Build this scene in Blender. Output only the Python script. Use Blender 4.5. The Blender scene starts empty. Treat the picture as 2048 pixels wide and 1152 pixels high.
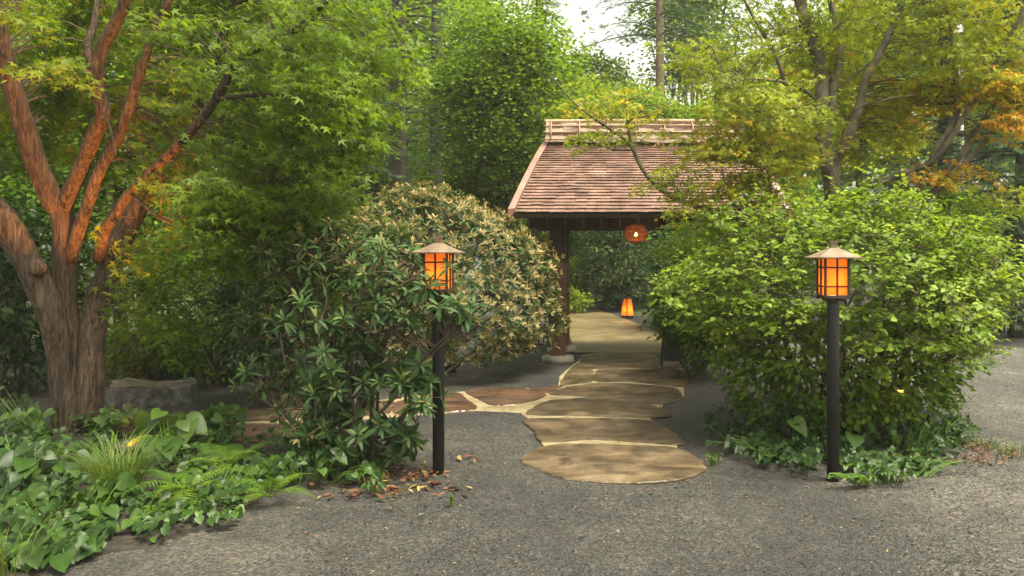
import bpy, math, random
import numpy as np
from mathutils import Vector, Matrix

# ------------------------------------------------------------------ camera, sky, sun, exposure
scene = bpy.context.scene
COL = scene.collection
F, CX, HY, CH = 1593.0, 1200.0, 505.0, 1.7      # focal length in photo pixels, vanishing point, eye height

cam_data = bpy.data.cameras.new('camera')
cam = bpy.data.objects.new('camera', cam_data)
COL.objects.link(cam)
cam.location = (0, 0, CH)
cam.rotation_euler = (math.radians(90), 0, 0)
cam_data.sensor_width = 36.0
cam_data.lens = F / 2048 * 36.0
cam_data.shift_x = -(CX - 1024) / 2048
cam_data.shift_y = -(576 - HY) / 2048
cam_data.clip_start = 0.05
cam_data.clip_end = 2000
scene.camera = cam

SUN_EL, SUN_AZ = math.radians(68), math.radians(115)   # azimuth from +Y (view direction) towards +X
world = bpy.data.worlds.new('World')
scene.world = world
world.use_nodes = True
wn, wl = world.node_tree.nodes, world.node_tree.links
wn.clear()
sky = wn.new('ShaderNodeTexSky')
sky.sky_type = 'NISHITA'
sky.sun_disc = False
sky.sun_elevation = SUN_EL
sky.sun_rotation = SUN_AZ
sky.air_density = 1.0
sky.dust_density = 6.0
hs = wn.new('ShaderNodeHueSaturation'); hs.inputs['Saturation'].default_value = 0.30
wb = wn.new('ShaderNodeMix'); wb.data_type = 'RGBA'; wb.blend_type = 'MULTIPLY'
wb.inputs[0].default_value = 1.0
wb.inputs[7].default_value = (1.0, 0.97, 0.80, 1)
bg = wn.new('ShaderNodeBackground'); bg.inputs[1].default_value = 0.15
wo = wn.new('ShaderNodeOutputWorld')
wl.new(sky.outputs[0], hs.inputs['Color'])
wl.new(hs.outputs[0], wb.inputs[6])
wl.new(wb.outputs[2], bg.inputs[0])
wl.new(bg.outputs[0], wo.inputs[0])

sd = bpy.data.lights.new('sun', 'SUN')
sd.energy = 2.1
sd.angle = math.radians(20)
sd.color = (1.0, 0.93, 0.74)
sun = bpy.data.objects.new('sun', sd)
COL.objects.link(sun)
to_sun = Vector((math.sin(SUN_AZ) * math.cos(SUN_EL), math.cos(SUN_AZ) * math.cos(SUN_EL), math.sin(SUN_EL)))
sun.rotation_euler = to_sun.to_track_quat('Z', 'Y').to_euler()
sun.location = (6, -2, 14)

vs = scene.view_settings
vs.view_transform = 'Standard'
vs.look = 'None'
vs.exposure = 1.8
vs.gamma = 1.0
vs.use_curve_mapping = False
scene.render.engine = 'CYCLES'
cy = scene.cycles
cy.max_bounces = 8
cy.diffuse_bounces = 4
cy.glossy_bounces = 3
cy.transmission_bounces = 6
cy.transparent_max_bounces = 8
cy.sample_clamp_indirect = 6.0
cy.use_adaptive_sampling = True
cy.adaptive_threshold = 0.012
cy.use_denoising = True
try:
    cy.denoiser = 'OPENIMAGEDENOISE'
    cy.denoising_prefilter = 'ACCURATE'
except Exception:
    pass

RNG = np.random.default_rng(11)
random.seed(5)


def at(px, py, Y):
    return np.array(((px - CX) / F * Y, Y, CH - (py - HY) / F * Y))


def gp(px, py, z=0.0):
    Y = F * (CH - z) / (py - HY)
    return np.array(((px - CX) / F * Y, Y, z))


# ------------------------------------------------------------------ object helpers
def link(o, parent=None):
    COL.objects.link(o)
    if parent is not None:
        o.parent = parent
    return o


def tag(o, label, cat, group=None, kind=None):
    if label:
        o['label'] = label
    if cat:
        o['category'] = cat
    if group:
        o['group'] = group
    if kind:
        o['kind'] = kind
    return o


def thing(name, label, cat, loc=(0, 0, 0), rotz=0.0, group=None):
    o = bpy.data.objects.new(name, None)
    o.empty_display_size = 0.1
    o.location = loc
    o.rotation_euler = (0, 0, rotz)
    link(o)
    return tag(o, label, cat, group)


def mobj(name, mesh, parent=None, kind=None, world=True):
    """mesh object; with world=True the mesh is in world coordinates and is re-based on its parent"""
    o = bpy.data.objects.new(name, mesh)
    link(o, parent)
    if parent is not None and world:
        p = parent
        M = Matrix.Identity(4)
        chain = []
        while p is not None:
            chain.append(p); p = p.parent
        for q in reversed(chain):
            M = M @ q.matrix_parent_inverse @ (Matrix.Translation(q.location) @ q.rotation_euler.to_matrix().to_4x4())
        o.matrix_parent_inverse = M.inverted()
    if kind:
        o['kind'] = kind
    return o


class MB:
    """collects verts / faces into one mesh"""
    def __init__(self):
        self.v = []; self.f = []; self.t = []

    def add(self, v, f, tint=0.5):
        o = len(self.v)
        self.v += [tuple(map(float, p)) for p in v]
        self.f += [tuple(o + i for i in q) for q in f]
        self.t += [tint] * len(v)

    def box(self, c, s, R=None, tint=0.5, taper=1.0):
        hx, hy, hz = s[0] / 2, s[1] / 2, s[2] / 2
        p = np.array([(-hx, -hy, -hz), (hx, -hy, -hz), (hx, hy, -hz), (-hx, hy, -hz),
                      (-hx * taper, -hy * taper, hz), (hx * taper, -hy * taper, hz), (hx * taper, hy * taper, hz), (-hx * taper, hy * taper, hz)])
        if R is not None:
            p = p @ np.array(R).T
        p = p + np.array(c)
        self.add(p, [(0, 3, 2, 1), (4, 5, 6, 7), (0, 1, 5, 4), (1, 2, 6, 5), (2, 3, 7, 6), (3, 0, 4, 7)], tint)

    def tube(self, pts, rad, n=8, caps=True, noise=0.0, tint=0.5, seed=0):
        pts = np.array(pts, float)
        m = len(pts)
        rad = np.broadcast_to(np.array(rad, float), (m,)) if np.ndim(rad) < 1 or len(rad) != m else np.array(rad, float)
        tan = np.gradient(pts, axis=0)
        tan /= np.linalg.norm(tan, axis=1)[:, None] + 1e-9
        up = np.array((0.0, 1.0, 0.0)) if abs(tan[0][1]) < 0.9 else np.array((1.0, 0, 0))
        vs_ = []
        a = np.linspace(0, 2 * math.pi, n, endpoint=False)
        x = np.cross(up, tan[0]); x /= np.linalg.norm(x)
        rs = np.random.default_rng(seed)
        ph = rs.uniform(0, 6.28, 4)
        for i in range(m):
            x = x - tan[i] * np.dot(x, tan[i]); x /= np.linalg.norm(x) + 1e-9
            y = np.cross(tan[i], x)
            r = rad[i] * np.ones(n)
            if noise:
                r = r * (1 + noise * (0.55 * np.sin(3 * a + ph[0] + i * .13) + 0.35 * np.sin(5 * a + ph[1] - i * .21) + 0.35 * np.sin(2 * a + ph[2] + i * .5) + 0.25 * rs.normal(size=n)))
            vs_.append(pts[i] + r[:, None] * (np.cos(a)[:, None] * x + np.sin(a)[:, None] * y))
        V = np.concatenate(vs_)
        fs = []
        for i in range(m - 1):
            for j in range(n):
                k = (j + 1) % n
                fs.append((i * n + j, i * n + k, (i + 1) * n + k, (i + 1) * n + j))
        if caps:
            fs.append(tuple(range(n - 1, -1, -1)))
            fs.append(tuple((m - 1) * n + j for j in range(n)))
        self.add(V, fs, tint)

    def lathe(self, c, prof, n=16, tint=0.5):
        V = []
        for r, z in prof:
            for j in range(n):
                a = 2 * math.pi * j / n
                V.append((c[0] + r * math.cos(a), c[1] + r * math.sin(a), c[2] + z))
        fs = []
        for i in range(len(prof) - 1):
            for j in range(n):
                k = (j + 1) % n
                fs.append((i * n + j, i * n + k, (i + 1) * n + k, (i + 1) * n + j))
        fs.append(tuple(range(n - 1, -1, -1)))
        fs.append(tuple((len(prof) - 1) * n + j for j in range(n)))
        self.add(V, fs, tint)

    def mesh(self, name, mat, smooth=False):
        me = bpy.data.meshes.new(name)
        me.from_pydata(self.v, [], self.f)
        at_ = me.attributes.new('tint', 'FLOAT', 'POINT')
        at_.data.foreach_set('value', np.array(self.t, np.float32))
        me.materials.append(mat)
        if smooth:
            me.polygons.foreach_set('use_smooth', np.ones(len(me.polygons), bool))
        me.update()
        return me

    def build(self, name, mat, parent=None, kind=None, smooth=False):
        return mobj(name, self.mesh(name, mat, smooth), parent, kind)


def bevel(o, w=0.006, seg=2):
    m = o.modifiers.new('bevel', 'BEVEL'); m.width = w; m.segments = seg; m.limit_method = 'ANGLE'
    return o


def spline(pts, n):
    """Catmull-Rom through pts (each row may hold extra columns such as radius)"""
    P = np.array(pts, float)
    P = np.vstack([2 * P[0] - P[1], P, 2 * P[-1] - P[-2]])
    out = []
    segs = len(P) - 3
    for t in np.linspace(0, segs - 1e-6, n):
        i = int(t); u = t - i
        p0, p1, p2, p3 = P[i], P[i + 1], P[i + 2], P[i + 3]
        out.append(0.5 * (2 * p1 + (p2 - p0) * u + (2 * p0 - 5 * p1 + 4 * p2 - p3) * u * u + (3 * p1 - p0 - 3 * p2 + p3) * u ** 3))
    return np.array(out)


# ------------------------------------------------------------------ leaf scattering
def norm(a):
    return a / (np.linalg.norm(a, axis=-1, keepdims=True) + 1e-9)


def T_star(lobes=((-118, .42), (-62, .78), (-0, 1.0), (62, .78), (118, .42)), valley=.26, cup=.10):
    v = [(0, 0, 0)]
    n = len(lobes)
    L = [(math.radians(a), r) for a, r in lobes]
    ring = [(0, -.06, -.02)]
    for i, (a, r) in enumerate(L):
        ring.append((math.sin(a) * r, math.cos(a) * r, -cup * r * r))
        if i < n - 1:
            b = (a + L[i + 1][0]) / 2
            ring.append((math.sin(b) * valley, math.cos(b) * valley, 0.02))
    # ears at the tips, then a fan over the inner polygon
    f = []
    inner = [0]
    for i in range(n):
        tip = 1 + 2 * i
        prev = tip - 1 if i else 0
        nxt = tip + 1 if i < n - 1 else 0
        f.append((nxt, tip, prev))
        if i < n - 1:
            inner.append(nxt)
    for i in range(1, len(inner) - 1):
        f.append((inner[i + 1], inner[i], inner[0]))
    return np.array(ring) + (0, .25, 0), f


def T_ovate(w=.5, fold=.12, droop=.12, tip=.0):
    """folded leaf, base at origin, along +Y"""
    v = [(0, 0, 0), (0, .45, -.02), (0, 1, -droop), (-w / 2, .38, fold), (w / 2, .38, fold), (-w * .33, .74, fold * .6 - droop * .5), (w * .33, .74, fold * .6 - droop * .5)]
    f = [(0, 4, 1), (0, 1, 3), (1, 4, 6), (1, 6, 2), (1, 5, 3), (1, 2, 5)]
    return np.array(v, float), f


def T_diamond(w=.55, fold=.1):
    v = [(0, 0, 0), (w / 2, .45, fold), (0, 1, 0), (-w / 2, .45, fold)]
    return np.array(v, float), [(0, 1, 2), (0, 2, 3)]


def T_blade(w=.3, droop=.15):
    v = [(-w * .25, 0, 0), (w * .25, 0, 0), (w / 2, .5, .02), (-w / 2, .5, .02), (0, 1, -droop)]
    return np.array(v, float), [(0, 1, 2), (0, 2, 3), (3, 2, 4)]


def T_oblong(w=.26, fold=.05, droop=.22):
    """rhododendron leaf, 8 triangles"""
    v = [(0, 0, 0), (0, .35, 0), (0, .72, -droop * .35), (0, 1, -droop),
         (w * .42, .3, fold), (w * .5, .62, fold - droop * .25), (-w * .42, .3, fold), (-w * .5, .62, fold - droop * .25),
         (w * .3, .88, fold * .3 - droop * .6), (-w * .3, .88, fold * .3 - droop * .6)]
    f = [(0, 4, 1), (0, 1, 6), (1, 4, 5, 2), (1, 2, 7, 6), (2, 5, 8), (2, 8, 3), (2, 9, 7), (2, 3, 9)]
    return np.array(v, float), f


def T_heart(w=1.0, fold=.10, droop=.18):
    half = [(0, 0), (.18, -.16), (.40, -.12), (.50, .10), (.46, .36), (.30, .66), (.12, .90)]
    v = [(0, 0, 0), (0, .35, 0), (0, .7, -droop * .45), (0, 1.0, -droop)]
    R = []; Lx = []
    for x, y in half[1:]:
        z = fold * (x / .5) ** .7 - droop * max(y, 0) ** 2 + .02 * math.sin(9 * y)
        R.append(len(v)); v.append((x * w, y, z))
        Lx.append(len(v)); v.append((-x * w, y, z))
    f = []
    for S, flip in ((R, False), (Lx, True)):
        q = [(0, S[0], S[1]), (0, S[1], S[2]), (0, S[2], 1), (1, S[2], S[3]), (1, S[3], 2), (2, S[3], S[4]), (2, S[4], S[5]), (2, S[5], 3)]
        f += [tuple(reversed(t)) for t in q] if flip else q
    return np.array(v, float), f


def leaf_frames(d, nrm):
    Yv = norm(d)
    Xv = norm(np.cross(Yv, nrm))
    Zv = np.cross(Xv, Yv)
    return np.stack([Xv, Yv, Zv], axis=1)      # rows = local axes


def scatter_mesh(name, tmpl, pos, d, nrm, size, tint, mat, smooth=False, origin=None):
    V, Fc = tmpl
    pos = np.asarray(pos, float)
    N = len(pos)
    R = leaf_frames(np.asarray(d, float), np.asarray(nrm, float))
    size = np.broadcast_to(np.asarray(size, float), (N,))
    P = pos[:, None, :] + size[:, None, None] * np.einsum('vk,nkj->nvj', V, R)
    if origin is not None:
        P = P - np.asarray(origin)
    nv = len(V)
    P = P.reshape(-1, 3).astype(np.float32)
    loops = np.concatenate([np.array(q) for q in Fc])
    lens = np.array([len(q) for q in Fc])
    me = bpy.data.meshes.new(name)
    me.vertices.add(N * nv)
    me.vertices.foreach_set('co', P.ravel())
    LT = (loops[None, :] + (np.arange(N) * nv)[:, None]).ravel().astype(np.int32)
    lt = np.tile(lens, N)
    ls = np.concatenate([[0], np.cumsum(lt)[:-1]]).astype(np.int32)
    me.loops.add(len(LT))
    me.loops.foreach_set('vertex_index', LT)
    me.polygons.add(len(lt))
    me.polygons.foreach_set('loop_start', ls)
    me.polygons.foreach_set('loop_total', lt.astype(np.int32))
    if smooth:
        me.polygons.foreach_set('use_smooth', np.ones(len(lt), bool))
    ta = me.attributes.new('tint', 'FLOAT', 'POINT')
    ta.data.foreach_set('value', np.repeat(np.clip(np.broadcast_to(np.asarray(tint, float), (N,)), 0, 1), nv).astype(np.float32))
    me.materials.append(mat)
    me.update(calc_edges=True)
    return me


def leaf_template_mesh(name, tmpl, mat, tint, smooth=True):
    me = bpy.data.meshes.new(name)
    me.from_pydata([tuple(p) for p in tmpl[0]], [], tmpl[1])
    a = me.attributes.new('tint', 'FLOAT', 'POINT')
    a.data.foreach_set('value', np.full(len(tmpl[0]), tint, np.float32))
    me.materials.append(mat)
    if smooth:
        me.polygons.foreach_set('use_smooth', np.ones(len(me.polygons), bool))
    me.update()
    return me


def leaf_objects(meshes, pos, d, nrm, size, parent, name='leaf'):
    """each leaf one object, sharing mesh data"""
    R = leaf_frames(np.asarray(d, float), np.asarray(nrm, float))
    size = np.broadcast_to(np.asarray(size, float), (len(pos),))
    base = Vector(parent.location)
    for i in range(len(pos)):
        o = bpy.data.objects.new(name, meshes[i % len(meshes)])
        COL.objects.link(o)
        o.parent = parent
        M = Matrix(R[i].T.tolist()).to_4x4()
        o.matrix_local = Matrix.Translation(Vector(pos[i]) - base) @ M @ Matrix.Scale(float(size[i]), 4)


def parts_and_rest(parent, tmpl, pos, d, nrm, size, tint, mat, n_parts=300, eye=(0, 0, CH), frame=True, name='foliage'):
    """the leaves that show largest become parts, the rest one stuff part"""
    pos = np.asarray(pos); d = np.asarray(d); nrm = np.asarray(nrm)
    size = np.broadcast_to(np.asarray(size, float), (len(pos),)); tint = np.broadcast_to(np.asarray(tint, float), (len(pos),))
    rel = pos - np.array(eye)
    dist = np.linalg.norm(rel, axis=1)
    facing = np.abs(np.einsum('ij,ij->i', norm(nrm), rel / dist[:, None]))
    px = CX + F * rel[:, 0] / rel[:, 1]; py = HY - F * rel[:, 2] / rel[:, 1]
    inside = (px > 0) & (px < 2048) & (py > 0) & (py < 1152)
    score = size / dist * (0.35 + facing) * inside
    score -= 0.0035 * (dist - dist.min())
    k = np.argsort(-score)[:n_parts]
    mask = np.zeros(len(pos), bool); mask[k] = True
    levels = np.linspace(0.08, 0.92, 6)
    ms = [leaf_template_mesh('leaf', tmpl, mat, t) for t in levels]
    for li, m in enumerate(ms):
        sel = mask & (np.clip((tint * 6).astype(int), 0, 5) == li)
        if sel.any():
            leaf_objects([m], pos[sel], d[sel], nrm[sel], size[sel], parent)
    me = scatter_mesh(name, tmpl, pos[~mask], d[~mask], nrm[~mask], size[~mask], tint[~mask], mat)
    return mobj(name, me, parent, kind='stuff')


# ------------------------------------------------------------------ materials
def new_mat(name):
    m = bpy.data.materials.new(name)
    m.use_nodes = True
    nt = m.node_tree
    b = nt.nodes['Principled BSDF']
    return m, nt.nodes, nt.links, b


def ramp(nodes, stops):
    r = nodes.new('ShaderNodeValToRGB')
    e = r.color_ramp.elements
    while len(e) < len(stops):
        e.new(0.5)
    for k, (p, c) in enumerate(stops):
        e[k].position = p
        e[k].color = (*c, 1)
    return r


def leaf_mat(name, stops, rough=.5, trans=.38, tgain=(1.6, 1.55, .6), spec=.18, mottle=.25):
    m, n, l, b = new_mat(name)
    a = n.new('ShaderNodeAttribute'); a.attribute_name = 'tint'
    r = ramp(n, stops)
    l.new(a.outputs['Fac'], r.inputs[0])
    tc = n.new('ShaderNodeTexCoord')
    nz = n.new('ShaderNodeTexNoise'); nz.inputs['Scale'].default_value = 2.3; nz.inputs['Detail'].default_value = 3
    l.new(tc.outputs['Object'], nz.inputs['Vector'])
    mr = n.new('ShaderNodeMapRange'); mr.inputs['From Min'].default_value = .3; mr.inputs['From Max'].default_value = .7
    mr.inputs['To Min'].default_value = 1 - mottle; mr.inputs['To Max'].default_value = 1 + mottle
    l.new(nz.outputs['Fac'], mr.inputs['Value'])
    mx = n.new('ShaderNodeMix'); mx.data_type = 'RGBA'; mx.blend_type = 'MULTIPLY'; mx.inputs[0].default_value = 1
    l.new(r.outputs[0], mx.inputs[6]); l.new(mr.outputs[0], mx.inputs[7])
    l.new(mx.outputs[2], b.inputs['Base Color'])
    b.inputs['Roughness'].default_value = rough
    b.inputs['Specular IOR Level'].default_value = spec
    t = n.new('ShaderNodeBsdfTranslucent')
    g = n.new('ShaderNodeMix'); g.data_type = 'RGBA'; g.blend_type = 'MULTIPLY'; g.inputs[0].default_value = 1
    g.inputs[7].default_value = (*tgain, 1)
    l.new(mx.outputs[2], g.inputs[6]); l.new(g.outputs[2], t.inputs['Color'])
    ms = n.new('ShaderNodeMixShader'); ms.inputs[0].default_value = trans
    l.new(b.outputs[0], ms.inputs[1]); l.new(t.outputs[0], ms.inputs[2])
    l.new(ms.outputs[0], n['Material Output'].inputs['Surface'])
    return m


def noisy_mat(name, stops, scale=(6, 6, 6), detail=6, rough=.8, bump=.3, bdist=.01, bscale=None, spec=.3, rough2=None, tintmix=0.0, distort=0.0, blotch=0.0, speck=0.0):
    m, n, l, b = new_mat(name)
    tc = n.new('ShaderNodeTexCoord')
    mp = n.new('ShaderNodeMapping'); mp.inputs['Scale'].default_value = scale
    l.new(tc.outputs['Object'], mp.inputs['Vector'])
    nz = n.new('ShaderNodeTexNoise'); nz.inputs['Scale'].default_value = 1; nz.inputs['Detail'].default_value = detail
    nz.inputs['Distortion'].default_value = distort
    l.new(mp.outputs[0], nz.inputs['Vector'])
    r = ramp(n, stops)
    l.new(nz.outputs['Fac'], r.inputs[0])
    out = r.outputs[0]
    if tintmix:
        a = n.new('ShaderNodeAttribute'); a.attribute_name = 'tint'
        mm = n.new('ShaderNodeMapRange'); mm.inputs['To Min'].default_value = 1 - tintmix; mm.inputs['To Max'].default_value = 1 + tintmix
        l.new(a.outputs['Fac'], mm.inputs['Value'])
        mx = n.new('ShaderNodeMix'); mx.data_type = 'RGBA'; mx.blend_type = 'MULTIPLY'; mx.inputs[0].default_value = 1
        l.new(out, mx.inputs[6]); l.new(mm.outputs[0], mx.inputs[7]); out = mx.outputs[2]
    for amt, sc in ((blotch, 2.6), (speck, 70.0)):
        if amt:
            nb = n.new('ShaderNodeTexNoise'); nb.inputs['Scale'].default_value = sc; nb.inputs['Detail'].default_value = 6; nb.inputs['Roughness'].default_value = .65
            l.new(tc.outputs['Object'], nb.inputs['Vector'])
            mb = n.new('ShaderNodeMapRange'); mb.inputs['From Min'].default_value = .36; mb.inputs['From Max'].default_value = .64
            mb.inputs['To Min'].default_value = 1 - amt; mb.inputs['To Max'].default_value = 1 + amt
            l.new(nb.outputs['Fac'], mb.inputs['Value'])
            mq = n.new('ShaderNodeMix'); mq.data_type = 'RGBA'; mq.blend_type = 'MULTIPLY'; mq.inputs[0].default_value = 1
            l.new(out, mq.inputs[6]); l.new(mb.outputs[0], mq.inputs[7]); out = mq.outputs[2]
    l.new(out, b.inputs['Base Color'])
    b.inputs['Roughness'].default_value = rough
    b.inputs['Specular IOR Level'].default_value = spec
    if rough2 is not None:
        n3 = n.new('ShaderNodeTexNoise'); n3.inputs['Scale'].default_value = 1.7; n3.inputs['Detail'].default_value = 4
        l.new(tc.outputs['Object'], n3.inputs['Vector'])
        mr = n.new('ShaderNodeMapRange'); mr.inputs['From Min'].default_value = .38; mr.inputs['From Max'].default_value = .62
        mr.inputs['To Min'].default_value = rough2; mr.inputs['To Max'].default_value = rough
        l.new(n3.outputs['Fac'], mr.inputs['Value']); l.new(mr.outputs[0], b.inputs['Roughness'])
    if bump:
        n2 = n.new('ShaderNodeTexNoise'); n2.inputs['Scale'].default_value = 1; n2.inputs['Detail'].default_value = 8
        mp2 = n.new('ShaderNodeMapping'); mp2.inputs['Scale'].default_value = bscale or tuple(3 * s for s in scale)
        l.new(tc.outputs['Object'], mp2.inputs['Vector']); l.new(mp2.outputs[0], n2.inputs['Vector'])
        bp = n.new('ShaderNodeBump'); bp.inputs['Strength'].default_value = bump; bp.inputs['Distance'].default_value = bdist
        l.new(n2.outputs['Fac'], bp.inputs['Height']); l.new(bp.outputs[0], b.inputs['Normal'])
    return m


M = {}
M['maple'] = leaf_mat('maple_leaf', [(0, (.055, .10, .011)), (.5, (.105, .17, .016)), (.85, (.165, .225, .02)), (1, (.24, .235, .022))], rough=.5, trans=.52)
M['maple_gold'] = leaf_mat('turning_maple_leaf', [(0, (.10, .16, .015)), (.5, (.22, .265, .022)), (.75, (.33, .31, .025)), (.9, (.44, .28, .03)), (1, (.46, .21, .03))], rough=.5, trans=.5, tgain=(1.4, 1.35, .8))
M['rhodo'] = leaf_mat('rhododendron_leaf', [(0, (.022, .05, .014)), (.45, (.05, .09, .022)), (.58, (.13, .13, .045)), (.78, (.21, .165, .07)), (1, (.29, .22, .105))], rough=.5, trans=.16, spec=.14, mottle=.15)
M['bush'] = leaf_mat('green_shrub_leaf', [(0, (.055, .105, .013)), (.5, (.135, .205, .022)), (1, (.225, .29, .038))], rough=.5, trans=.38)
M['heart'] = leaf_mat('heart_leaf', [(0, (.011, .030, .005)), (.5, (.024, .056, .008)), (1, (.058, .105, .013))], rough=.42, trans=.25, spec=.25)  # deep greens, darkened further to stand in for shade from the maple canopy
M['fern'] = leaf_mat('fern_leaf', [(0, (.05, .11, .012)), (.5, (.085, .16, .016)), (1, (.14, .21, .02))], rough=.55, trans=.35)
M['grass'] = leaf_mat('grass_blade', [(0, (.16, .11, .05)), (.25, (.07, .11, .02)), (.6, (.07, .13, .02)), (1, (.12, .18, .03))], rough=.5, trans=.3)
M['forest'] = leaf_mat('forest_leaf', [(0, (.04, .085, .013)), (.5, (.09, .155, .019)), (1, (.15, .22, .026))], rough=.6, trans=.5)
M['bright'] = leaf_mat('bright_leaf', [(0, (.065, .125, .014)), (.5, (.13, .20, .02)), (1, (.21, .26, .03))], rough=.55, trans=.55)
M['conifer'] = leaf_mat('conifer_needles', [(0, (.018, .05, .022)), (.5, (.035, .085, .03)), (1, (.065, .13, .04))], rough=.6, trans=.22)
M['litter'] = leaf_mat('fallen_leaf', [(0, (.05, .022, .013)), (.5, (.115, .045, .022)), (.8, (.17, .085, .038)), (1, (.26, .19, .06))], rough=.6, trans=.15, tgain=(1, 1, 1))
M['bark'] = noisy_mat('maple_bark', [(.34, (.022, .015, .010)), (.5, (.06, .04, .025)), (.68, (.12, .082, .052))], scale=(44, 44, 4.2), detail=9, rough=.85, bump=1.0, bdist=.04, bscale=(46, 46, 4.2), distort=1.0, blotch=.3)
M['bark_grey'] = noisy_mat('grey_bark', [(.3, (.06, .05, .034)), (.5, (.12, .098, .066)), (.7, (.19, .16, .115))], scale=(12, 12, 6), detail=8, rough=.8, bump=.6, bdist=.015, bscale=(30, 30, 9), blotch=.35)
M['bark_dark'] = noisy_mat('dark_bark', [(.3, (.022, .018, .014)), (.6, (.06, .05, .038)), (.8, (.1, .085, .065))], scale=(9, 9, 2), rough=.9, bump=.7, bdist=.03, bscale=(14, 14, 2))
M['bark_pine'] = noisy_mat('pine_bark', [(.3, (.13, .09, .065)), (.6, (.24, .17, .12)), (.8, (.32, .24, .18))], scale=(6, 6, 2), rough=.9, bump=.6, bdist=.03)
M['twig'] = noisy_mat('twig_bark', [(.3, (.05, .035, .022)), (.7, (.12, .09, .06))], scale=(20, 20, 8), rough=.85, bump=.2)
M['gravel'] = None
M['soil'] = noisy_mat('soil', [(.3, (.010, .009, .007)), (.5, (.022, .019, .014)), (.7, (.045, .036, .025))], scale=(16, 16, 16), rough=.95, bump=.9, bdist=.02, bscale=(55, 55, 55))
M['floor'] = noisy_mat('forest_floor', [(.3, (.02, .03, .012)), (.5, (.04, .05, .02)), (.7, (.07, .075, .03))], scale=(3, 3, 3), rough=.95, bump=.8, bdist=.04, bscale=(12, 12, 12))
M['stone'] = noisy_mat('wet_flagstone', [(.28, (.030, .020, .011)), (.48, (.060, .042, .024)), (.62, (.09, .065, .038)), (.8, (.13, .098, .062))], scale=(2.6, 4.2, 3), detail=10, rough=.6, bump=.6, bdist=.008, bscale=(25, 40, 25), spec=.22, rough2=.34, tintmix=.28, distort=.8, blotch=.45, speck=.35)
M['stone_red'] = noisy_mat('reddish_flagstone', [(.28, (.034, .019, .012)), (.5, (.07, .037, .022)), (.75, (.11, .062, .038))], scale=(2, 5, 3), detail=8, rough=.55, bump=.35, bdist=.006, bscale=(45, 60, 45), spec=.5, rough2=.25, tintmix=.2, distort=.8, blotch=.4, speck=.35)
M['mortar'] = noisy_mat('cream_mortar', [(.3, (.13, .10, .05)), (.6, (.22, .18, .10)), (.8, (.28, .235, .145))], scale=(5, 5, 5), rough=.75, bump=.4, bdist=.005, bscale=(70, 70, 70))
M['concrete'] = noisy_mat('sandy_path', [(.3, (.075, .056, .025)), (.5, (.115, .086, .039)), (.7, (.15, .118, .063))], scale=(.8, .8, .8), detail=7, rough=.6, bump=.25, bdist=.004, bscale=(60, 60, 60), rough2=.4, spec=.4, blotch=.35, speck=.2)
M['basalt'] = noisy_mat('dark_wet_stone', [(.3, (.035, .032, .03)), (.5, (.075, .065, .055)), (.72, (.14, .12, .10))], scale=(5, 5, 5), detail=8, rough=.5, bump=.6, bdist=.02, bscale=(20, 20, 20), rough2=.25, spec=.5)
M['basalt_rim'] = noisy_mat('broken_grey_stone', [(.35, (.04, .04, .038)), (.55, (.09, .088, .08)), (.75, (.19, .18, .165))], scale=(14, 14, 14), detail=8, rough=.7, bump=.8, bdist=.02, bscale=(30, 30, 30))
M['pale_stone'] = noisy_mat('pale_stone', [(.3, (.20, .19, .15)), (.7, (.34, .32, .26))], scale=(9, 9, 9), rough=.8, bump=.4)
M['black_metal'] = noisy_mat('black_painted_metal', [(.3, (.010, .010, .010)), (.7, (.022, .021, .02))], scale=(12, 12, 3), rough=.5, bump=.12, bdist=.002, bscale=(90, 90, 90), spec=.4)
M['bronze'] = noisy_mat('weathered_bronze', [(.3, (.085, .055, .032)), (.55, (.16, .112, .07)), (.8, (.23, .17, .12))], scale=(9, 9, 9), rough=.5, bump=.15, spec=.5)
M['frame'] = noisy_mat('dark_bronze_frame', [(.3, (.022, .014, .010)), (.7, (.05, .032, .022))], scale=(20, 20, 20), rough=.55, bump=.1)
M['wood_dark'] = noisy_mat('dark_stained_wood', [(.3, (.022, .012, .008)), (.6, (.05, .028, .018)), (.8, (.08, .045, .03))], scale=(18, 18, 1.5), rough=.65, bump=.3, bscale=(50, 50, 3))
M['wood_red'] = noisy_mat('red_brown_wood', [(.3, (.10, .045, .028)), (.6, (.18, .085, .055)), (.8, (.24, .125, .085))], scale=(22, 22, 1.6), rough=.65, bump=.3, bscale=(60, 60, 3))
M['shingle'] = noisy_mat('cedar_shingle', [(.25, (.085, .044, .031)), (.5, (.15, .085, .062)), (.75, (.21, .128, .098))], scale=(5, 5, 5), detail=7, rough=.75, bump=.3, bscale=(60, 8, 8), tintmix=.28, blotch=.3, speck=.2)
M['barge'] = noisy_mat('copper_bargeboard', [(.3, (.17, .075, .052)), (.6, (.25, .12, .088)), (.8, (.31, .165, .125))], scale=(4, 4, 4), rough=.5, bump=.15, spec=.5)
M['cedar_bark'] = noisy_mat('cedar_bark_panel', [(.25, (.13, .085, .06)), (.5, (.28, .205, .155)), (.75, (.40, .32, .25))], scale=(4, 10, 10), detail=8, rough=.85, bump=.7, bdist=.01, bscale=(10, 50, 50), tintmix=.25)
M['bamboo'] = noisy_mat('weathered_bamboo', [(.3, (.19, .12, .065)), (.6, (.30, .215, .12)), (.8, (.36, .27, .17))], scale=(2, 18, 18), rough=.5, bump=.1)
M['wicker'] = noisy_mat('wicker_strip', [(.3, (.22, .07, .022)), (.7, (.40, .15, .05))], scale=(30, 30, 30), rough=.6, bump=.2)
M['grey_pole'] = noisy_mat('grey_concrete_pole', [(.3, (.38, .39, .39)), (.7, (.52, .53, .52))], scale=(5, 5, 2), rough=.7, bump=.1)
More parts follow.
